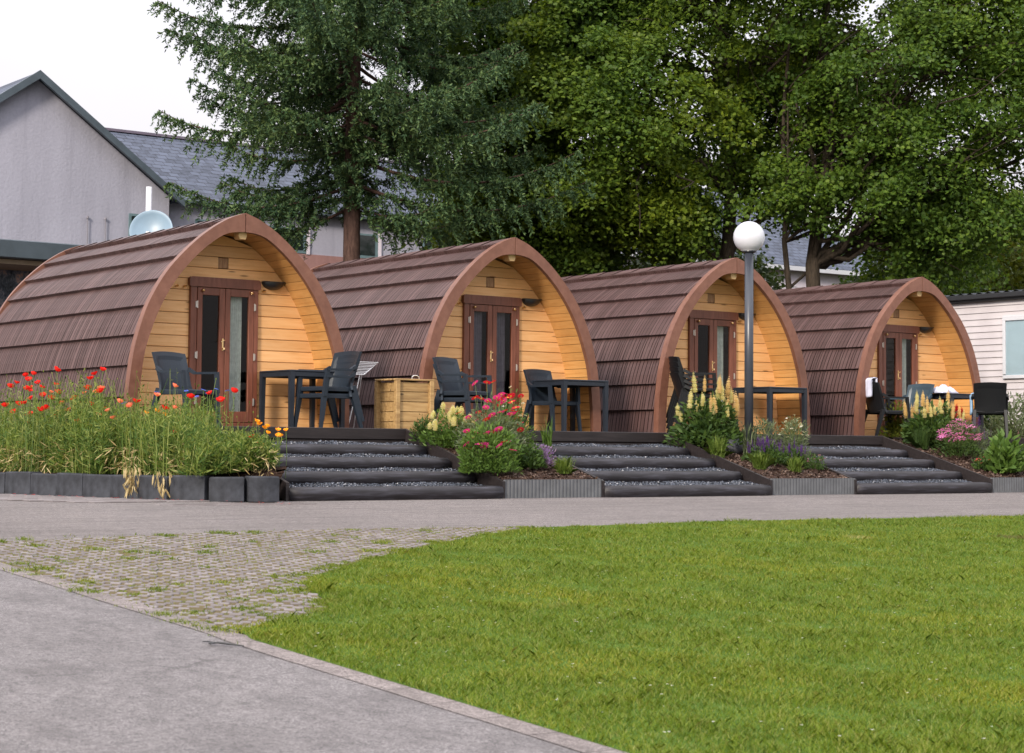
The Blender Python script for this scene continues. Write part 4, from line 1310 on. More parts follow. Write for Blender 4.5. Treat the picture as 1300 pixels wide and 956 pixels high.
for x0, x1 in ((4.5, 5.2), (6.55, 7.72), (8.95, 9.94), (11.4, 12.4)):
    m_ = MB(); m_.box(((x0 + x1) / 2, .49, 5.20), (x1 - x0, .06, .66)); w_ = m_.build('window', M['frame_teal'], hb)
    m_ = MB(); m_.box(((x0 + x1) / 2 - .03, .47, 5.22), (x1 - x0 - .16, .05, .52)); m_.build('pane', M['window_dark'], w_)
    m_ = MB(); m_.box((x1 + .055, .48, 5.20), (.10, .06, .70)); m_.build('window_reveal', M['house_wall'], w_)

# carport
cp = empty('flat_roof_annex', (3.5, 19, -.06), 0, 'low annex with blue grey fascia and dark glazed front', 'annex')
m_ = MB(); m_.box((1.0, 1.45, 4.06), (11, 3.1, .40), bev=.02); m_.build('roof_fascia', M['verge'], cp)
m_ = MB(); m_.box((1.0, 1.5, 3.80), (10.7, 2.7, .10)); m_.build('soffit_board', simple('pale_soffit', (.33, .27, .20), .6), cp)
t = NT('shop_window_clutter'); v = t.coord((1, 1, .6)); vo = t.n('TexVoronoi'); vo.inputs['Scale'].default_value = 3.2; t.l(v, vo.inputs['Vector'])
nz = t.noise(v, 6, 6, .8)
c = t.ramp(nz, [(.35, (.008, .010, .016)), (.50, (.05, .07, .11)), (.58, (.16, .17, .22)), (.66, (.40, .22, .16)), (.75, (.45, .40, .42))])
t.col(c); t.rough(.15, .6)
m_ = MB(); m_.box((1.0, 1.6, 1.9), (10.4, .1, 3.7)); m_.build('display_wall', t.m, cp)
m_ = MB()
for k in range(9): m_.box((-4 + k * 1.25, 1.50, 1.9), (.07, .08, 3.7))
m_.build('mullion', M['blackplastic'], cp)

# satellite dish
sd = empty('satellite_dish', (2.25, 7.2, -.06), radians(-18), 'pale blue round satellite dish behind the ridge of the first pod', 'satellite dish')
m_ = MB(); R_ = .335
prof = [(R_ * k / 8, .10 * (k / 8) ** 2) for k in range(9)] + [(R_ + .012, .10), (R_ + .012, .085)]
m_.lathe([(r_, z_) for r_, z_ in prof], (0, 0, 0), 40); d_ = m_.build('reflector', M['dish'], sd, smooth=True); d_.location = (0, 0, 3.22); d_.rotation_euler = (radians(72), 0, radians(-20))
m_ = MB(); m_.tube([(0, .10, 0), (0, .10, 3.16)], .03, 10); m_.build('mast', M['white_metal'], sd)
m_ = MB(); m_.tube([(0, 0, -.30), (0, .0, .28)], .012, 6); m_.box((0, 0, .30), (.06, .06, .09), bev=.01)
a_ = m_.build('feed_arm', M['white_metal'], sd); a_.location = (0, 0, 3.16); a_.rotation_euler = (radians(88), 0, radians(-20))
fp = MB().tube([(0, 0, 0), (0, 0, 4.02)], .047, 12).build('flue_pipe', M['white_metal'], None, True, 'slim white flue pipe rising behind the satellite dish', 'flue pipe'); fp.location = (2.42, 7.7, -.06)

# far house
fh = empty('white_house', (33.3, 23, -.06), 0, 'white rendered house with slate roof glimpsed under the maple crowns', 'house')
m_ = MB(); m_.prism([(-9, 0), (4.2, 0), (4.2, 5.75), (-9, 5.75)], 0, 7); m_.build('wall', M['house_wall'], fh)
m_ = MB(); m_.add([(-9.2, 3.5, 8.6), (1.2, 3.5, 8.6), (4.5, -.3, 5.70), (-9.2, -.3, 5.70), (4.5, 7.3, 5.7), (-9.2, 7.3, 5.7)], [(3, 2, 1, 0), (1, 2, 4), (0, 1, 4, 5)]); m_.build('roof', M['slate'], fh)
m_ = MB(); m_.box((-2.3, -.25, 5.66), (13.9, .12, .14)); m_.build('gutter', M['white_metal'], fh)

# ------------------------------------------------------------------ trees
def unit(a): return a / (np.linalg.norm(a, axis=-1, keepdims=True) + 1e-9)
LEAF = np.array([[0, 0], [.38, .12], [.50, .55], [.22, .60], [0, 1.0], [-.22, .60], [-.50, .55], [-.38, .12]])
LEAF5 = np.array([[0, 0], [.42, .38], [.18, .68], [0, 1.0], [-.18, .68], [-.42, .38]])
LANCE = np.array([[0, 0], [.5, .35], [.32, .75], [0, 1.0], [-.32, .75], [-.5, .35]])
def leaf_polys(pos, axis, nrm, size, shape, width=1.0):
    """pos,axis,nrm (N,3); size (N,)"""
    axis = unit(axis); side = unit(np.cross(axis, nrm)); 
    s = size[:, None, None]
    return pos[:, None, :] + side[:, None, :] * (shape[None, :, 0:1] * s * width) + axis[:, None, :] * (shape[None, :, 1:2] * s)

def branch_path(r, p0, p1, n=6, wob=.12, sag=0.0):
    p0, p1 = np.array(p0, float), np.array(p1, float); out = []
    L = np.linalg.norm(p1 - p0)
    for k in range(n + 1):
        t = k / n; p = p0 + (p1 - p0) * t
        if 0 < k: p = p + r.normal(size=3) * wob * L * .15 * (1 if k < n else .3)
        p[2] += sag * 4 * t * (1 - t)
        out.append(p)
    return out

def maple(name, base, trunk_top, lobes, nclump, nleaf, leaf_sz, mat, label, seed, shape=LEAF, tr=.20, group=None, limbs=26, clr=.62, fill=.25, cat='tree', trunks=None):
    r = np.random.default_rng(seed)
    root = empty(name, base, 0, label, cat, group)
    base = np.array(base)
    # clump centres in lobes
    C = []; Nn = []
    tot = sum(l[4] for l in lobes)
    for (c, rx, ry, rz, w) in lobes:
        k = int(nclump * w / tot); d = unit(r.normal(size=(k, 3)))
        rad = np.where(r.random(k) < fill, r.uniform(.25, .8, k), r.uniform(.78, 1.06, k))
        C.append(np.array(c)[None] + d * rad[:, None] * np.array([[rx, ry, rz]])); Nn.append(d)
    C = np.concatenate(C); Nn = np.concatenate(Nn)
    k = len(C)
    # every clump: fan of leaves over a drooping disc
    csz = r.uniform(.55, 1.15, k) * clr
    ci = np.repeat(np.arange(k), nleaf)
    n = len(ci)
    u = r.normal(size=(n, 3)) * .50
    off = u * csz[ci][:, None] * np.array([1, 1, .50])
    # tilt clump outward
    out = Nn[ci].copy(); out[:, 2] = 0; ro = np.linalg.norm(off[:, :2], axis=1)
    off[:, 2] -= (off * out).sum(1) * .55 + ro * .25
    pos = C[ci] + off
    ax = unit(off * [1, 1, .2] + out * .5 * csz[ci][:, None] + r.normal(size=(n, 3)) * .25) ; ax[:, 2] -= .45
    nr = unit(np.array([[0, 0, .8]]) + Nn[ci] * .6 + r.normal(size=(n, 3)) * .75)
    nr = unit(nr - ax * (nr * unit(ax)).sum(1, keepdims=True))
    sz = leaf_sz * r.uniform(.6, 1.25, n)
    sp = Soup().add(leaf_polys(pos, ax, nr, sz, shape, 1.0))
    sp.build('crown', mat, root)
    # trunk and limbs
    m_ = MB()
    trunks = trunks or [((0, 0, 0), trunk_top, tr)]
    tops = []
    for (b_, t_, tr_) in trunks:
        pth = branch_path(r, b_, t_, 9, .05)
        pth[0] = np.array(b_, float)
        rad = [tr_ * (1.25 if q == 0 else 1) * (1 - .72 * q / 9) for q in range(10)]
        m_.tube(pth, rad, 12); tops.append((pth, rad))
    m_.build('trunk', M['bark_spruce' if 'spruce' in name else 'bark_maple'], root, smooth=True)
    m_ = MB()
    idx = r.choice(k, min(limbs, k), replace=False)
    for i in idx:
        pth, rad = tops[r.integers(len(tops))]
        z = C[i][2]; js = [q for q in range(3, 10) if pth[q][2] < z + .3] or [3]
        j = js[-1] if r.random() < .5 else js[r.integers(len(js))]
        path = branch_path(r, pth[j], C[i], 7, .28, .25)
        r0 = min(rad[j] * .5, .085)
        m_.tube(path, [r0 * (1 - .85 * q / 7) for q in range(8)], 6, False)
        for _ in range(2):
            q = r.integers(3, 7); d = C[r.integers(k)]
            dd = C[i] + r.normal(size=3) * .9
            m_.tube(branch_path(r, path[q], dd, 4, .3), [r0 * .4, r0 * .33, r0 * .25, r0 * .18, r0 * .08], 5, False)
    m_.build('limbs', M['bark_maple'], root, smooth=True)
    return root

def spruce(name, base, H, zlow, reach, mat, label, seed, nb=110, dens=1.0, tr=.19, group=None, reachmul=None):
    r = np.random.default_rng(seed); root = empty(name, base, 0, label, 'tree', group)
    m_ = MB(); m_.tube([(0, 0, 0), (.01, 0, .6), (.0, .01, H * .4), (0, 0, H * .75), (0, 0, H)], [tr * 1.2, tr, tr * .72, tr * .38, .02], 14); m_.build('trunk', M['bark_spruce'], root, smooth=True)
    bm_ = MB(); sp = Soup()
    P_all = []; A_all = []; N_all = []; S_all = []
    for b in range(nb):
        t = (b + r.random()) / nb
        z0 = zlow + .4 + (H - zlow - .8) * t ** 1.12
        az = b * 2.399 + r.normal() * .35
        frac = (z0 - zlow) / (H - zlow)
        L = reach * (1 - frac) ** .72 * r.uniform(.72, 1.12) + .25
        if reachmul: L *= reachmul(az, z0)
        d = np.array([cos(az), sin(az), 0]); n = 12; path = []; side = np.array([-sin(az), cos(az), 0])
        droop = r.uniform(.10, .24) + .16 * (1 - frac)
        bend = r.normal() * .15
        for k in range(n + 1):
            s = k / n
            z = z0 + L * (.12 * s - droop * 2.1 * s * (1 - s * .62) + .10 * s ** 3)
            path.append(np.array([d[0] * L * s, d[1] * L * s, z]) + side * bend * L * s * s * .4)
        r0 = .018 + .014 * L / reach * 1.6
        bm_.tube(path, [r0 * (1 - .85 * k / n) for k in range(n + 1)], 5, False)
        # branchlets
        m = int(L * 21 * dens) + 4
        for q in range(m):
            s = .14 + .86 * (q + r.random()) / m
            i = min(n - 1, int(s * n)); p = path[i] + (path[i + 1] - path[i]) * (s * n - i)
            sg = -1 if q % 2 else 1
            bl = (.20 + .62 * (1 - s) ** .6 * min(1, s * 3)) * r.uniform(.6, 1.15) * (L / reach) ** .4
            dr = unit(d * r.uniform(.2, .8) + side * sg * r.uniform(.15, 1.1) + np.array([0, 0, r.uniform(-.8, .35)]))
            k = max(6, int(bl * 135 * dens)); tt = np.sort(r.random(k))
            pts = p[None] + dr[None] * (tt * bl)[:, None]; pts[:, 2] -= (tt ** 2) * bl * .55
            ax = unit(dr[None] * .8 + unit(r.normal(size=(k, 3))) * .95)
            P_all.append(pts); A_all.append(ax); N_all.append(unit(r.normal(size=(k, 3)) + [0, 0, .8])); S_all.append(r.uniform(.045, .105, k))
    pos = np.concatenate(P_all); ax = np.concatenate(A_all); nr = np.concatenate(N_all); sz = np.concatenate(S_all)
    sp.add(leaf_polys(pos, ax, nr, sz, LANCE, .34))
    sp.build('crown', mat, root); bm_.build('limbs', M['bark_spruce'], root, smooth=True)
    return root

def spruce_reach(az, z):
    left = cos(az - radians(150)); front = cos(az - radians(233)); f = 1.0
    if left > .3: f *= 1.0 if z > 6.2 else .80
    if abs(front) > .45 and z < 6.0: f *= .22
    elif abs(front) > .2 and z < 5.2: f *= .6
    if z < 4.2: f *= .8
    return f
spruce('spruce_tree', (7.93, 10.37, -.07), 19, 4.0, 4.0, M['needle'], 'tall spruce with a bare brown lower trunk and long tiered boughs left of centre', 2, 205, 1.0, .185, 'spruces behind the pods', spruce_reach)
spruce('spruce_tree', (13.55, 13.6, -.07), 17, 1.8, 3.1, M['needle2'], 'denser dark spruce right behind the bare trunked one', 3, 165, 1.0, .17, 'spruces behind the pods', lambda az, z: .5 if (cos(az - radians(150)) > .2 and z < 6.2) else 1.0)

maple('maple_tree', (17.15, 9.54, -.07), (-.15, .25, 12), [
    ((-2.6, 1.6, 6.6), 3.4, 3.2, 2.6, 1.1), ((-3.6, 2.6, 9.0), 2.6, 2.6, 2.4, .8), ((-3.4, 2.4, 4.9), 2.4, 2.2, 1.3, .6), ((0, .6, 10.2), 3.6, 3.0, 2.8, .9), ((2.6, .6, 7.6), 2.2, 2.2, 2.0, .4), ((-1.0, 0, 12), 4.2, 4.2, 2.6, .5), ((-1.9, 1.0, 4.7), 1.6, 1.5, .9, .2)],
    900, 340, .088, M['leaf_maple'], 'big spreading maple in the middle, its thick trunk behind the lamp globe', 5, LEAF, .20, 'maples behind the pods', 46, .60, .30)
maple('maple_tree', (17.9, 8.0, -.07), (.5, -.2, 12), [
    ((1.9, -1.2, 8.4), 2.9, 2.6, 2.9, .9), ((3.4, -2.6, 8.0), 2.8, 2.6, 2.2, .75), ((4.6, -3.4, 10), 3.2, 3.0, 2.8, .6), ((2.6, -1.8, 5.1), 2.0, 1.8, 1.0, .30), ((1.3, -1.7, 5.7), 1.8, 1.6, 1.0, .25), ((.9, .6, 6.6), 2.4, 2.0, 1.6, .35), ((0, 0, 12), 4.2, 4.2, 2.5, .4), ((6.4, -4.8, 8.2), 2.4, 2.2, 2.2, .3), ((2.5, -1.3, 4.5), 1.6, 1.5, .9, .22), ((-.6, .3, 5.3), 1.5, 1.3, .8, .14)],
    640, 240, .088, M['leaf_maple2'], 'airy maple on the right letting bright sky through, with twin stems above the third pod', 6, LEAF, .19, 'maples behind the pods', 60, .60, .30,
    trunks=[((0, 0, 0), (.5, -.2, 11.5), .20), ((-.28, .35, 0), (-.5, .2, 9.5), .085)])
# darker masses beyond
for i, (x, y, H, R_, lb) in enumerate(((17.5, 17.5, 6.2, 2.4, 'dark evergreen mass behind the second pod roof'), (22.0, 17.0, 6.6, 2.5, 'dark evergreen mass behind the third pod roof'))):
    maple('evergreen_tree', (x, y, -.07), (0, 0, H - .5), [((0, 0, H * .55), R_, R_, H * .45, 1)], 120, 90, .16, M['leaf_far'], lb, 20 + i, LEAF5, .15, 'evergreens behind the maples', 10, .7, .35)
maple('broadleaf_tree', (23.2, 9.9, -.07), (0, 0, 5), [((0, 0, 4.0), 1.7, 1.7, 1.7, 1)], 90, 150, .11, M['leaf_maple2'], 'small dark leafy tree just above the caravan roof', 30, LEAF5, .12, None, 12, .55, .35)
maple('broadleaf_tree', (28.5, 12.5, -.07), (0, 0, 6), [((0, 0, 4.9), 2.1, 2.1, 2.1, 1)], 110, 90, .16, M['leaf_yel'], 'yellow green tree glimpsed between maple and willow', 31, LEAF5, .12, None, 12, .6, .35)

def willow(base, H, R_, label, seed, n=420):
    r = np.random.default_rng(seed); root = empty('willow_tree', base, 0, label, 'tree')
    m_ = MB(); m_.tube([(0, 0, 0), (.1, 0, H * .45), (.0, .1, H * .8)], [.3, .22, .1], 12)
    m_.build('trunk', M['bark_maple'], root, smooth=True)
    m_ = MB(); P_, A_, N_, S_ = [], [], [], []
    for i in range(n):
        d = unit(r.normal(size=3)); d[2] = abs(d[2])
        st = np.array([d[0] * R_, d[1] * R_, H * .55 + d[2] * H * .42]) * np.array([r.uniform(.5, 1)] * 2 + [1])
        L = r.uniform(1.2, 3.0); k = int(L * 26); tt = np.sort(r.random(k))
        sw = r.normal(size=2) * .15
        pts = np.stack([st[0] + d[0] * .5 * np.sqrt(tt) + sw[0] * tt, st[1] + d[1] * .5 * np.sqrt(tt) + sw[1] * tt, st[2] - L * tt], 1)
        P_.append(pts); a = r.normal(size=(k, 3)) * .5; a[:, 2] = -1; A_.append(unit(a)); N_.append(unit(r.normal(size=(k, 3)))); S_.append(r.uniform(.14, .26, k))
        if i % 6 == 0: m_.tube(branch_path(r, (0, 0, H * .45), st, 5, .2, .3), [.07, .055, .04, .03, .02, .01], 5, False)
    Soup().add(leaf_polys(np.concatenate(P_), np.concatenate(A_), np.concatenate(N_), np.concatenate(S_), LANCE, .30)).build('crown', M['leaf_willow'], root)
    m_.build('limbs', M['bark_maple'], root)
willow((31.4, 14.4, -.07), 6.8, 2.8, 'pale green weeping willow above the caravan roof at the right edge', 4)
willow((37.5, 18.0, -.07), 8.5, 3.2, 'taller weeping willow farther back behind the maple fringe', 7)

# ------------------------------------------------------------------ flower beds
def stalks(r, n, box, zf, h, leafn, ll, lw, lean=.18, stem=.0022, top=None):
    """thin leafy stems. returns soup arrays"""
    x = r.uniform(box[0], box[1], n); y = r.uniform(box[2], box[3], n)
    z = np.array([zf(a, b) for a, b in zip(x, y)]); H = h[0] + (h[1] - h[0]) * r.random(n)
    if top is not None: H *= np.array([top(a, b) for a, b in zip(x, y)])
    la = r.uniform(0, 2 * pi, n); le = H * lean * r.random(n) ** .7
    b = np.stack([x, y, z], 1); t = np.stack([x + np.cos(la) * le, y + np.sin(la) * le, z + H], 1)
    m = (b + t) / 2; m[:, 2] += H * .05; m[:, :2] -= (t - b)[:, :2] * .15
    out = []
    wa = r.uniform(0, pi, n); w = np.stack([np.cos(wa), np.sin(wa), 0 * wa], 1) * stem
    out.append(np.stack([b - w, b + w, m + w, m - w], 1)); out.append(np.stack([m - w, m + w, t + w * .6, t - w * .6], 1))
    ci = np.repeat(np.arange(n), leafn); k = len(ci); s = r.random(k) ** .8 * .96
    p = np.where((s < .5)[:, None], b[ci] + (m - b)[ci] * (s * 2)[:, None], m[ci] + (t - m)[ci] * (s * 2 - 1)[:, None])
    ax = r.normal(size=(k, 3)); ax[:, 2] = np.abs(ax[:, 2]) * .6 + .25
    nr = unit(r.normal(size=(k, 3)) + [0, 0, 1.2])
    out.append(leaf_polys(p, ax, nr, ll * r.uniform(.5, 1.3, k) * (1.15 - .6 * s), LANCE, lw))
    return out, t

bedL = lambda x, y: -.54 + .10 * max(0, min(1, (x + 2.1)))
r = np.random.default_rng(77)
_rc = random.Random(55)
CLP = [(_rc.uniform(-2.8, -1.1), _rc.uniform(-3, 2.6), _rc.choice((.72, .85, 1.0, 1.1, 1.22))) for _ in range(75)]
def topL(x, y):
    q = min(CLP, key=lambda c: (c[0] - x) ** 2 + (c[1] - y) ** 2)
    return q[2] * (.80 + .10 * sin(y * 2.6 + 1)) * (.50 if y < -2.6 else .66 if y < -2.1 else .80 if y < -1.4 else 1)
sp = Soup(); tips = []
for box, n in (((-2.5, -1.5, -1.3, 0), 1050), ((-2.75, -1.6, 0, 2.6), 1050), ((-2.1, -1.28, -2.98, -1.3), 1250), ((-1.6, -1.15, -3.0, -2.5), 260)):
    a, t_ = stalks(r, n, box, bedL, (.42, 1.08), 17, .105, .15, .34, .0026, topL)
    for q in a: sp.add(q)
    tips.append(t_)
tips = np.concatenate(tips)
# bare pale stalks standing above the leaves
a, t2 = stalks(r, 260, (-2.5, -1.35, -2.9, 2.2), bedL, (.80, 1.22), 3, .06, .12, .30, .0030, lambda x, y: (.52 if y < -2.6 else .66 if y < -2.1 else .82 if y < -1.4 else .92))
for q in a: sp.add(q)
tips = np.concatenate([tips, t2, t2])
# seed heads
n = len(tips); an = np.linspace(0, 2 * pi, 6)[:-1]
sd_ = tips[r.random(n) < .5]
ringv = np.stack([np.cos(an), 0 * an, np.sin(an) * 1.4], 1); ringh = np.stack([0 * an, np.cos(an), np.sin(an) * 1.4], 1)
for rg in (ringv, ringh): sp.add(sd_[:, None] + rg[None] * r.uniform(.005, .010, len(sd_))[:, None, None])
sp.build('wildflower_foliage', M['meadow'], label='dense yellow green wildflower stems filling the left bed', cat='wildflowers', kind='stuff')
# dry straw at the base, hanging over the blocks
sp = Soup(); n = 1500
t_ = r.random(n) * 12; i_ = t_.astype(int); pt = P_arr = np.array(pal)[i_] + (np.array(pal)[i_ + 1] - np.array(pal)[i_]) * (t_ - i_)[:, None]
inn = np.array([-.9, 0]) - pt; inn[:, 1] = np.where(pt[:, 1] < -1.6, inn[:, 1], 0); inn /= np.linalg.norm(inn, axis=1)[:, None]
cl_ = .5 + .5 * np.sin(t_ * 2.7 + 1.0) 
keep = r.random(n) < .25 + .75 * cl_
pt = pt[keep]; inn = inn[keep]; n = len(pt)
p = np.concatenate([pt + inn * r.uniform(.02, .30, (n, 1)), (-.50 + r.uniform(0, .26, n))[:, None]], 1)
ax = np.concatenate([-inn, np.zeros((n, 1))], 1) * .6 + r.normal(size=(n, 3)) * .45; ax[:, 2] -= .35
sp.add(leaf_polys(p, ax, unit(r.normal(size=(n, 3))), r.uniform(.05, .15, n), LANCE, .09))
# two dead bunches drooping to the ground
for tt, m in ((11.6, 90), (10.3, 40), (4.1, 110), (3.2, 50)):
    i = int(tt); q = np.array(pal[i]) + (np.array(pal[i + 1]) - np.array(pal[i])) * (tt - i); o_ = np.array([-1.0, 0]) if q[1] > -2 else unit(q - np.array([-.9, -1.6]))
    q = q + o_ * .12
    p = np.stack([q[0] + r.normal(size=m) * .05, q[1] + r.normal(size=m) * .05, -.45 - r.random(m) * .24], 1)
    a = r.normal(size=(m, 3)) * .3; a[:, 2] = -1
    sp.add(leaf_polys(p, a, unit(r.normal(size=(m, 3))), r.uniform(.05, .14, m), LANCE, .16))
sp.build('dry_grass', M['straw'], label='dead straw coloured stems drooping over the concrete blocks', cat='dry stems', kind='stuff')

# flower head meshes ---------------------------------------------------
def head_poppy(mat, s=.038):
    m_ = MB()
    for k in range(4):
        a0 = k * pi / 2 + .2; n = 5; vs = []; fs = []
        for j, (rr_, zz_) in enumerate(((.15, 0), (.7, .30), (1.08, .85))):
            for i in range(n + 1):
                a = a0 + (i / n - .5) * 1.9
                wv = .12 * sin(i * 2.3 + k) if j == 2 else 0
                vs.append((cos(a) * rr_ * s, sin(a) * rr_ * s, (zz_ + wv + (.06 if k % 2 else 0)) * s))
        for j in range(2):
            for i in range(n): fs.append((j * (n + 1) + i, j * (n + 1) + i + 1, (j + 1) * (n + 1) + i + 1, (j + 1) * (n + 1) + i))
        m_.add(vs, fs)
    return m_.mesh('petals', mat)
def head_daisy(mat, s=.032, n=13):
    m_ = MB()
    for k in range(n):
        a = 2 * pi * k / n; d = Vector((cos(a), sin(a), 0)); q = Vector((-sin(a), cos(a), 0))
        m_.add([d * .25 * s - q * .08 * s, d * .25 * s + q * .08 * s, d * .75 * s + q * .17 * s + Vector((0, 0, .12 * s)), d * s * 1.02 + Vector((0, 0, .02 * s)), d * .75 * s - q * .17 * s + Vector((0, 0, .12 * s))], [(0, 1, 2, 3, 4)])
    return m_.mesh('petals', mat)
eye_me = MB().lathe([(.010, 0), (.009, .005), (.005, .009), (0, .010)], n=10).mesh('flower_eye', M['yellow'], True)
dark_eye = MB().lathe([(.009, .006), (.010, .016), (.006, .022), (0, .022)], n=8).mesh('flower_eye', M['blackplastic'], True)
def spike_mesh(mat, H=.22, R_=.022, seed=1, whorls=13):
    r = np.random.default_rng(seed); P_, A_, N_, S_ = [], [], [], []
    for j in range(whorls):
        t = j / (whorls - 1); rad = R_ * min(1, 1.9 * (1.06 - t)) * (.85 + .3 * r.random())
        k = 8
        a = np.linspace(0, 2 * pi, k + 1)[:-1] + j * .4
        d = np.stack([np.cos(a), np.sin(a), 0 * a + .45], 1)
        P_.append(np.stack([np.cos(a) * rad * .15, np.sin(a) * rad * .15, 0 * a + t * H], 1)); A_.append(d); N_.append(np.stack([-np.cos(a) * .3, -np.sin(a) * .3, 0 * a + 1], 1)); S_.append(np.full(k, rad * 1.25))
    sp = Soup(); sp.add(leaf_polys(np.concatenate(P_), np.concatenate(A_), unit(np.concatenate(N_)), np.concatenate(S_), LEAF5, .85))
    sp.add(leaf_polys(np.concatenate(P_), np.concatenate(A_) * [1, 1, 2.2], unit(np.concatenate(N_) * [3, 3, .2]), np.concatenate(S_) * .9, LANCE, .7))
    return sp.mesh('flower_spike', mat)

# poppies and friends ------------------------------------------------------
poppy_me = head_poppy(M['red'], .038); salmon_me = head_poppy(M['salmon'], .034); orange_me = head_poppy(M['orange'], .030); corn_me = head_daisy(M['blue'], .028, 9)
def stem_me(h):
    return MB().tube([(0, 0, 0), (.012, .005, h * .5), (0, 0, h)], .0032, 4, False).mesh('stem', M['stem'])
stems = {k: stem_me(k / 10) for k in (5, 6, 7, 8, 9, 10, 11, 12)}
def flower_thing(name, head, eye, x, y, zt, zb, label, cat, group, sc=1, r=random):
    h = zt - zb; k = min(stems, key=lambda q: abs(q / 10 - h)); z0 = zt - k / 10
    root = empty(name, (x, y, z0), r.uniform(0, 6), label, cat, group)
    link_copy(stems[k], 'stem', root)
    tl = (r.uniform(-.5, .5), r.uniform(-.5, .5), 0)
    link_copy(head, 'petals', root, (0, 0, k / 10), tl, sc)
    if eye: link_copy(eye, 'flower_eye', root, (0, 0, k / 10), tl, sc)
R_P = random.Random(12)
# world (y along bed, height) spots: mostly the back (left) part of the bed
pop = []
for i in range(46):
    y = R_P.choice([R_P.uniform(.2, 1.6), R_P.uniform(-.5, 1.4), R_P.uniform(.3, 1.3)]); pop.append((R_P.uniform(-2.75, -1.6) if R_P.random() < .6 else -2.10 - .226 * max(0, y + 2.5) + .12, y, R_P.choice([R_P.uniform(-.1, .52), R_P.uniform(.10, .62)])))
pop += [(-2.0, -.1, .52), (-2.1, -.6, .36), (-1.9, -.2, .62), (-1.95, -1.2, .24), (-1.75, -2.1, .28), (-1.65, -2.35, .32), (-1.6, -2.5, .24), (-1.85, -1.7, .16), (-1.9, -2.0, -.10), (-2.2, -.2, .02), (-1.35, -2.75, -.14), (-1.30, -2.8, -.22), (-1.5, -2.6, .34)]
for i, (x, y, z) in enumerate(pop):
    flower_thing('poppy', poppy_me, dark_eye, x, y, z, bedL(x, y), 'red poppy on a thin stem in the left wildflower bed', 'poppy', 'red poppies in the left bed', R_P.uniform(.75, 1.2), R_P)
for i in range(17):
    y = R_P.uniform(-2.0, 1.4); x = R_P.uniform(-2.4, -1.7)
    flower_thing('poppy', salmon_me, None, x, y, R_P.uniform(.02, .42), bedL(x, y), 'small faded salmon poppy in the left wildflower bed', 'poppy', 'faded salmon poppies in the left bed', R_P.uniform(.7, 1.1), R_P)
for i, (x, y, z) in enumerate(((-1.9, -1.6, .35), (-1.75, -2.0, .36), (-1.65, -2.2, .37), (-1.6, -2.2, .33), (-1.55, -2.3, .38), (-2.0, -1.0, .24), (-1.7, -2.15, .30), (-1.5, -2.45, .36))):
    flower_thing('cornflower', corn_me, None, x, y, z, bedL(x, y), 'blue cornflower in front of the first pod door', 'cornflower', 'blue cornflowers in the left bed', R_P.uniform(.9, 1.2), R_P)
for i, (x, y, z) in enumerate(((-1.15, -2.7, -.02), (-1.12, -2.6, -.04), (-1.22, -2.65, .0), (-1.05, -2.75, -.06), (-1.2, -2.8, -.09), (-.98, -2.8, -.06), (-1.28, -2.7, .03), (-1.0, -2.7, -.12), (-1.1, -2.85, -.12), (-1.85, -1.5, .14), (-1.8, -1.6, .10), (-1.9, -1.35, .12))):
    flower_thing('orange_flower', orange_me, None, x, y, z, bedL(x, y), 'orange flower low in the left wildflower bed', 'orange flower', 'orange flowers in the left bed', R_P.uniform(.8, 1.15), R_P)

# generic bush ----------------------------------------------------------------
def bush(name, x, y, rx, ry, H, mat, label, seed, n=900, ll=.07, lw=.35, cat='plant', group=None, shape=LANCE, heads=None, nheads=0, hz=(.7, 1.0), headname='flower_head', hs=(.8, 1.15), updir=.6, eye=None, longstem=False, z=None, fillz=.0):
    r = np.random.default_rng(seed); z0 = bz(y) if z is None else z
    root = empty(name, (x, y, z0), 0, label, cat, group)
    u = unit(r.normal(size=(n, 3))) * (r.random(n) ** .33)[:, None]; u[:, 2] = np.abs(u[:, 2]) if fillz == 0 else (u[:, 2] * .5 + .5)
    lump = 1 + .16 * np.sin(np.arctan2(u[:, 1], u[:, 0]) * 3 + seed) + .10 * np.sin(u[:, 2] * 9 + seed)
    p = u * lump[:, None] * [rx, ry, H]
    ax = unit(u * [1, 1, .4] + r.normal(size=(n, 3)) * .5); ax[:, 2] += updir
    sp = Soup().add(leaf_polys(p, ax, unit(r.normal(size=(n, 3)) + [0, 0, .8]), ll * r.uniform(.6, 1.3, n), shape, lw))
    k = 26; a = r.uniform(0, 2 * pi, k); rad = r.random(k) ** .5
    t_ = np.stack([np.cos(a) * rx * rad * .9, np.sin(a) * ry * rad * .9, H * np.sqrt(np.clip(1 - rad ** 2, .15, 1)) * .95], 1); b = t_ * [.25, .25, 0]
    w = np.stack([np.cos(a + 1.5), np.sin(a + 1.5), 0 * a], 1) * .003
    sp.add(np.stack([b - w, b + w, t_ + w, t_ - w], 1))
    sp.build('foliage', mat, root)
    rr_ = random.Random(seed)
    if heads:
        stm = MB()
        for i in range(nheads):
            a = rr_.uniform(0, 2 * pi); q = rr_.random() ** .5 * .95
            hx, hy = cos(a) * rx * q, sin(a) * ry * q
            hzz = H * (1 - .5 * q * q) * rr_.uniform(*hz)
            me, sc = heads[i % len(heads)], rr_.uniform(*hs)
            tl = (rr_.uniform(-.5, .5) - .25, rr_.uniform(-.5, .5), 0) if headname != 'flower_spike' else (rr_.uniform(-.12, .12), rr_.uniform(-.12, .12), rr_.uniform(0, 6))
            h_ = link_copy(me, headname, root, (hx, hy, hzz), tl, sc)
            if eye: link_copy(eye, 'flower_eye', h_)
            stm.tube([(hx * .5, hy * .5, H * .3), (hx, hy, hzz)], .0028, 4, False)
        stm.build('stems', M['stem'], root)
    return root
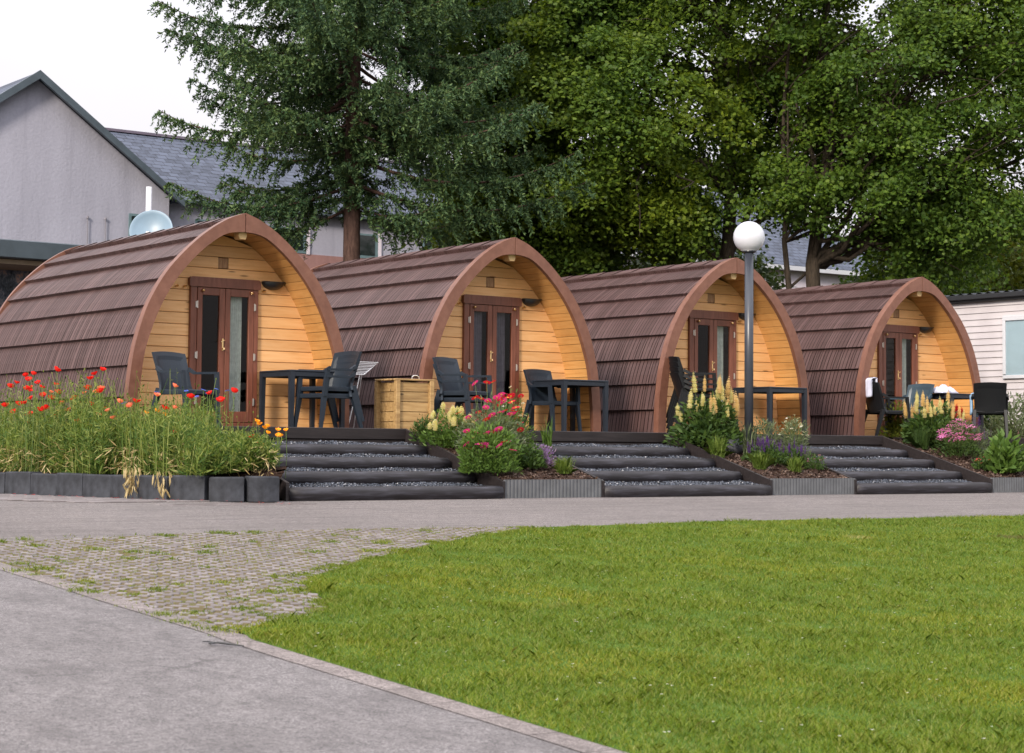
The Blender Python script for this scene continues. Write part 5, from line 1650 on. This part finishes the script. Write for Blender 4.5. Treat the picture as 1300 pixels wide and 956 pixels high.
def tuft(x, y, H, sp_, mat, label, seed, n=160, w=.0045, name='grass_tuft', cat='plant', group=None, z=None):
    r = np.random.default_rng(seed); z0 = bz(y) if z is None else z
    a = r.uniform(0, 2 * pi, n); h = H * r.uniform(.35, 1.15, n); le = sp_ * r.random(n) ** .5 * r.uniform(.5, 1.25, n)
    bb = r.uniform(0, 2 * pi, n); b = np.stack([np.cos(bb) * sp_ * .5 * r.random(n), np.sin(bb) * sp_ * .5 * r.random(n), 0 * a], 1)
    m = b + np.stack([np.cos(a) * le * .4, np.sin(a) * le * .4, h * .7], 1)
    t_ = b + np.stack([np.cos(a) * le, np.sin(a) * le, h * (1 - .25 * le / max(sp_, .01))], 1)
    wa = a + r.normal(size=n) * .9; q = np.stack([-np.sin(wa), np.cos(wa), 0 * a], 1) * w
    o = Soup().add(np.stack([b - q, b + q, m + q * .9, t_, m - q * .9], 1)).build(name, mat, None, label=label, cat=cat, group=group)
    o.location = (x, y, z0); return o

crim = head_daisy(M['crimson'], .050); mag = head_daisy(M['magenta'], .052); whd = head_daisy(M['whitep'], .026); pnk = head_daisy(M['pink'], .040, 6)
coral = head_daisy(M['coral'], .030, 6)
cream_s = [spike_mesh(M['cream'], .27, .034, 1), spike_mesh(M['cream'], .18, .033, 2, 10), spike_mesh(M['peach'], .28, .034, 3)]
snap_s = [spike_mesh(M['cream'], .11, .034, 7, 6)]
purp_s = [spike_mesh(M['purple'], .16, .014, 4, 10), spike_mesh(M['purple'], .13, .013, 5, 9)]
lav_s = [spike_mesh(M['lavender'], .17, .009, 6, 9), spike_mesh(M['purple'], .16, .009, 9, 9)]
red_s = [spike_mesh(M['crimson'], .20, .030, 8, 11)]

# bed between steps 1 and 2
bush('daisy_plant', 1.74, -2.66, .38, .30, .56, M['leaf_fresh'], 'lush feathery green plant with magenta daisies spilling over the step corner', 41, 4200, .060, .30, 'daisy plant', heads=[mag, mag, crim], nheads=17, hz=(.75, 1.08), eye=eye_me, hs=(.9, 1.2))
bush('daisy_plant', 2.22, -2.06, .44, .34, .62, M['leaf_grey'], 'tall crimson daisies on long stems in the middle of their bed', 42, 3600, .055, .26, 'daisy plant', heads=[crim, crim, mag], nheads=34, hz=(.9, 1.6), eye=eye_me, hs=(.85, 1.15))
bush('daisy_plant', 2.72, -1.75, .34, .30, .62, M['leaf_fresh'], 'wispy stems with small white daisies and crimson heads nearest the second table', 43, 2200, .050, .22, 'daisy plant', heads=[whd, whd, crim], nheads=28, hz=(.9, 1.3), hs=(.7, 1.0))
bush('snapdragon_plant', 1.98, -1.62, .34, .26, .40, M['leaf_fresh'], 'pale yellow snapdragons beside the wooden storage box', 44, 2200, .050, .35, 'snapdragon', heads=snap_s, nheads=22, hz=(.85, 1.25), headname='flower_spike')
bush('leafy_plant', 2.50, -2.45, .22, .20, .24, M['leaf_deep'], 'low dark leafy clump in front of the crimson daisies', 45, 1300, .055, .4)
bush('sage_plant', 2.78, -2.35, .16, .16, .24, M['lavender'], 'small greyish purple sage clump beside the bright grass tuft', 46, 700, .045, .3)
tuft(2.84, -2.70, .22, .20, M['leaf_tuft'], 'bright green grass tuft at the front of the daisy bed', 47, 420, .0020)
tuft(3.04, -2.12, .52, .14, M['leaf_fresh'], 'upright sword leaved iris clump beside the second steps', 48, 46, .007, 'iris_plant')
bush('heather_plant', 1.78, -1.35, .18, .16, .30, M['leaf_deep'], 'dark green clump under the storage box end', 49, 800, .05, .35)

# lamp bed
bush('lupin_plant', 6.35, -1.42, .50, .42, .56, M['leaf_deep'], 'large cream lupin clump left of the lamp post', 51, 2600, .105, .34, 'lupin', heads=cream_s, nheads=30, hz=(.80, 1.45), headname='flower_spike', shape=LANCE, updir=.2)
tuft(5.98, -1.98, .30, .20, M['leaf_tuft'], 'fine bright green tuft by the sloping board under the lupins', 52, 420, .0020)
tuft(6.52, -1.98, .48, .16, M['leaf_grey'], 'tall blue green iris leaves just left of the lamp post foot', 53, 46, .008, 'iris_plant')
tuft(6.22, -2.52, .24, .18, M['leaf_tuft'], 'bright green tuft at the front left of the purple salvia', 54, 420, .0020)
tuft(6.72, -2.66, .22, .17, M['leaf_tuft'], 'bright green tuft at the front right near the lamp bed edging', 55, 420, .0020)
bush('salvia_plant', 6.62, -2.22, .30, .22, .20, M['leaf_deep'], 'violet salvia clump at the foot of the lamp post', 56, 1300, .055, .35, 'salvia', heads=purp_s, nheads=48, hz=(.7, 1.5), headname='flower_spike')
bush('salvia_plant', 6.98, -2.34, .22, .18, .18, M['leaf_deep'], 'smaller violet salvia right of the lamp post foot', 57, 900, .055, .35, 'salvia', heads=purp_s, nheads=26, hz=(.7, 1.4), headname='flower_spike')
bush('leafy_plant', 7.02, -1.72, .34, .28, .42, M['leaf_grey'], 'loose light green herb right behind the lamp post', 58, 1700, .05, .30)
bush('yarrow_plant', 7.33, -2.02, .22, .20, .56, M['leaf_grey'], 'upright white headed yarrow clump by the third steps', 59, 1700, .05, .22, 'yarrow', heads=[whd], nheads=34, hz=(.9, 1.1), hs=(.6, 1.0))
bush('sedum_plant', 7.18, -2.55, .17, .14, .22, M['leaf_deep'], 'small pink flowering clump near the yarrow', 60, 500, .04, .35, heads=[pnk], nheads=16, hz=(.8, 1.1), hs=(.4, .7))
st_ = MB(); st_.lathe([(0, -.02), (.10, 0), (.15, .07), (.13, .15), (.06, .20), (0, .205)], n=9); o = st_.build('boulder', simple('dark_stone', (.06, .062, .075), .8, .3, .3, 8, .5), None, True, 'dark rounded stone between lupins and iris', 'stone'); o.location = (6.45, -1.78, -.27); o.scale = (1.1, .8, 1)

# fourth bed
bush('lupin_plant', 11.05, -1.25, .52, .42, .52, M['leaf_deep'], 'large cream and peach lupin clump before the fourth pod table', 61, 2600, .105, .34, 'lupin', heads=[cream_s[0], cream_s[2], cream_s[1], cream_s[2]], nheads=32, hz=(.8, 1.35), headname='flower_spike', updir=.2)
bush('lupin_plant', 11.55, -1.30, .18, .18, .36, M['leaf_deep'], 'crimson lupin spikes right of the cream ones', 62, 500, .09, .34, 'lupin', heads=red_s, nheads=6, hz=(.8, 1.35), headname='flower_spike')
tuft(10.52, -1.48, .34, .22, M['leaf_deep'], 'dark green fine tuft below the cream and peach lupins', 63, 520, .0020)
bush('phlox_plant', 10.85, -1.90, .40, .30, .50, M['leaf_deep'], 'pink phlox in full bloom beside the sloping board', 64, 1600, .05, .3, 'phlox', heads=[pnk], nheads=98, hz=(.70, 1.15), hs=(1.1, 1.7))
bush('lavender_plant', 11.35, -1.75, .34, .28, .42, M['leaf_grey'], 'greyish purple lavender clump right of the pink phlox', 65, 1500, .06, .12, 'lavender', heads=lav_s, nheads=70, hz=(.7, 1.2), headname='flower_spike')
bush('begonia_plant', 10.62, -2.55, .20, .16, .18, M['leaf_deep'], 'low coral red flowers near the ribbed edging', 66, 600, .05, .5, heads=[coral], nheads=13, hz=(.7, 1.2), hs=(.7, 1.1))
bush('broadleaf_plant', 10.85, -2.72, .24, .20, .52, M['leaf_fresh'], 'bushy light green broad leaved plant at the right edge', 67, 620, .15, .40, shape=LANCE, updir=.7)
bush('cushion_plant', 11.42, -2.62, .20, .18, .22, M['leaf_tuft'], 'rounded bright green cushion at the far right', 68, 1400, .035, .3)
bush('shrub', 11.9, .25, .26, .22, .55, M['leaf_yel'], 'yellow green shrub seen under the chair seen from behind', 69, 1200, .06, .4, z=-.07)
bush('shrub', 14.3, -.2, .70, .45, .72, M['leaf_grey'], 'grey green shrub against the caravan siding', 70, 3000, .07, .35, z=-.07)
bush('shrub', 15.0, .9, .30, .30, .60, M['leaf_deep'], 'dark shrub at the foot of the caravan behind the grey green one', 71, 1200, .07, .35, z=-.07)

# twig on the forecourt
m_ = MB()
def gp(x, y, h=.012): return (x, y, gz(y) + h)
m_.tube([gp(-6.235, -11.19), gp(-6.20, -11.225, .02), gp(-6.15, -11.27, .016), gp(-6.10, -11.33)], [.005, .006, .006, .004], 6)
m_.tube([gp(-6.215, -11.215, .018), gp(-6.215, -11.155, .016), gp(-6.235, -11.12)], [.004, .004, .003], 6)
m_.tube([gp(-6.215, -11.215, .018), gp(-6.25, -11.24, .016)], [.004, .003], 6)
m_.build('twig', M['blackplastic'], None, False, 'thin black forked twig lying on the asphalt', 'twig')

# ------------------------------------------------------------------ world, light, camera
SUN_EL, SUN_AZ = radians(28), radians(-118)      # azimuth measured from +Y toward +X
w = bpy.data.worlds.new('World'); scene.world = w; w.use_nodes = True
nt = w.node_tree; bg = nt.nodes['Background']
sky = nt.nodes.new('ShaderNodeTexSky'); sky.sky_type = 'NISHITA'; sky.sun_disc = False
sky.sun_elevation = SUN_EL; sky.sun_rotation = SUN_AZ; sky.air_density = 1.0; sky.dust_density = 2.0; sky.ozone_density = 1.0
mx = nt.nodes.new('ShaderNodeMixRGB'); mx.inputs[0].default_value = .80
# bright thin overcast: paler and slightly warm low down, brighter overhead
tcw = nt.nodes.new('ShaderNodeTexCoord'); sx_ = nt.nodes.new('ShaderNodeSeparateXYZ'); nt.links.new(tcw.outputs['Generated'], sx_.inputs[0])
rw = nt.nodes.new('ShaderNodeValToRGB'); nt.links.new(sx_.outputs[2], rw.inputs[0])
rw.color_ramp.elements[0].position = 0.0; rw.color_ramp.elements[0].color = (.46, .405, .41, 1)
rw.color_ramp.elements[1].position = .75; rw.color_ramp.elements[1].color = (1.45, 1.42, 1.48, 1)
e_ = rw.color_ramp.elements.new(.14); e_.color = (.50, .455, .465, 1)
e_ = rw.color_ramp.elements.new(.32); e_.color = (.66, .64, .66, 1)
cn = nt.nodes.new('ShaderNodeTexNoise'); cn.inputs['Scale'].default_value = 3.0; cn.inputs['Detail'].default_value = 5; nt.links.new(tcw.outputs['Generated'], cn.inputs['Vector'])
cr = nt.nodes.new('ShaderNodeMapRange'); cr.inputs[1].default_value = .3; cr.inputs[2].default_value = .7; cr.inputs[3].default_value = 10.6; cr.inputs[4].default_value = 12.6; nt.links.new(cn.outputs['Fac'], cr.inputs[0])
sc_ = nt.nodes.new('ShaderNodeVectorMath'); sc_.operation = 'SCALE'; nt.links.new(rw.outputs[0], sc_.inputs[0]); nt.links.new(cr.outputs[0], sc_.inputs['Scale'])
nt.links.new(sc_.outputs[0], mx.inputs[2])
nt.links.new(sky.outputs[0], mx.inputs[1]); nt.links.new(mx.outputs[0], bg.inputs[0])
bg.inputs[1].default_value = .115
L_ = bpy.data.lights.new('sun', 'SUN'); L_.energy = 2.9; L_.angle = radians(10); L_.color = (1, .89, .74)
so = bpy.data.objects.new('sun', L_); COL.objects.link(so)
sd_dir = Vector((sin(SUN_AZ) * cos(SUN_EL), cos(SUN_AZ) * cos(SUN_EL), sin(SUN_EL)))
so.rotation_euler = sd_dir.to_track_quat('Z', 'Y').to_euler()

cam = bpy.data.cameras.new('camera'); co = bpy.data.objects.new('camera', cam); COL.objects.link(co)
cam.sensor_width = 36; cam.lens = CF / 1300 * 36; cam.shift_y = -44.5 / 1300; cam.clip_end = 3000; cam.clip_start = .1
mw = Matrix((r2, u2, -fw)).transposed().to_4x4(); mw.translation = CPOS; co.matrix_world = mw
cam.dof.use_dof = True; cam.dof.focus_distance = 23.5; cam.dof.aperture_fstop = 6.3
scene.camera = co
vs_ = scene.view_settings
vs_.view_transform = 'Standard'; vs_.look = 'None'; vs_.gamma = 1; vs_.use_curve_mapping = False
vs_.exposure = 0.62
scene.cycles.max_bounces = 6; scene.cycles.transparent_max_bounces = 8
scene.cycles.use_adaptive_sampling = True
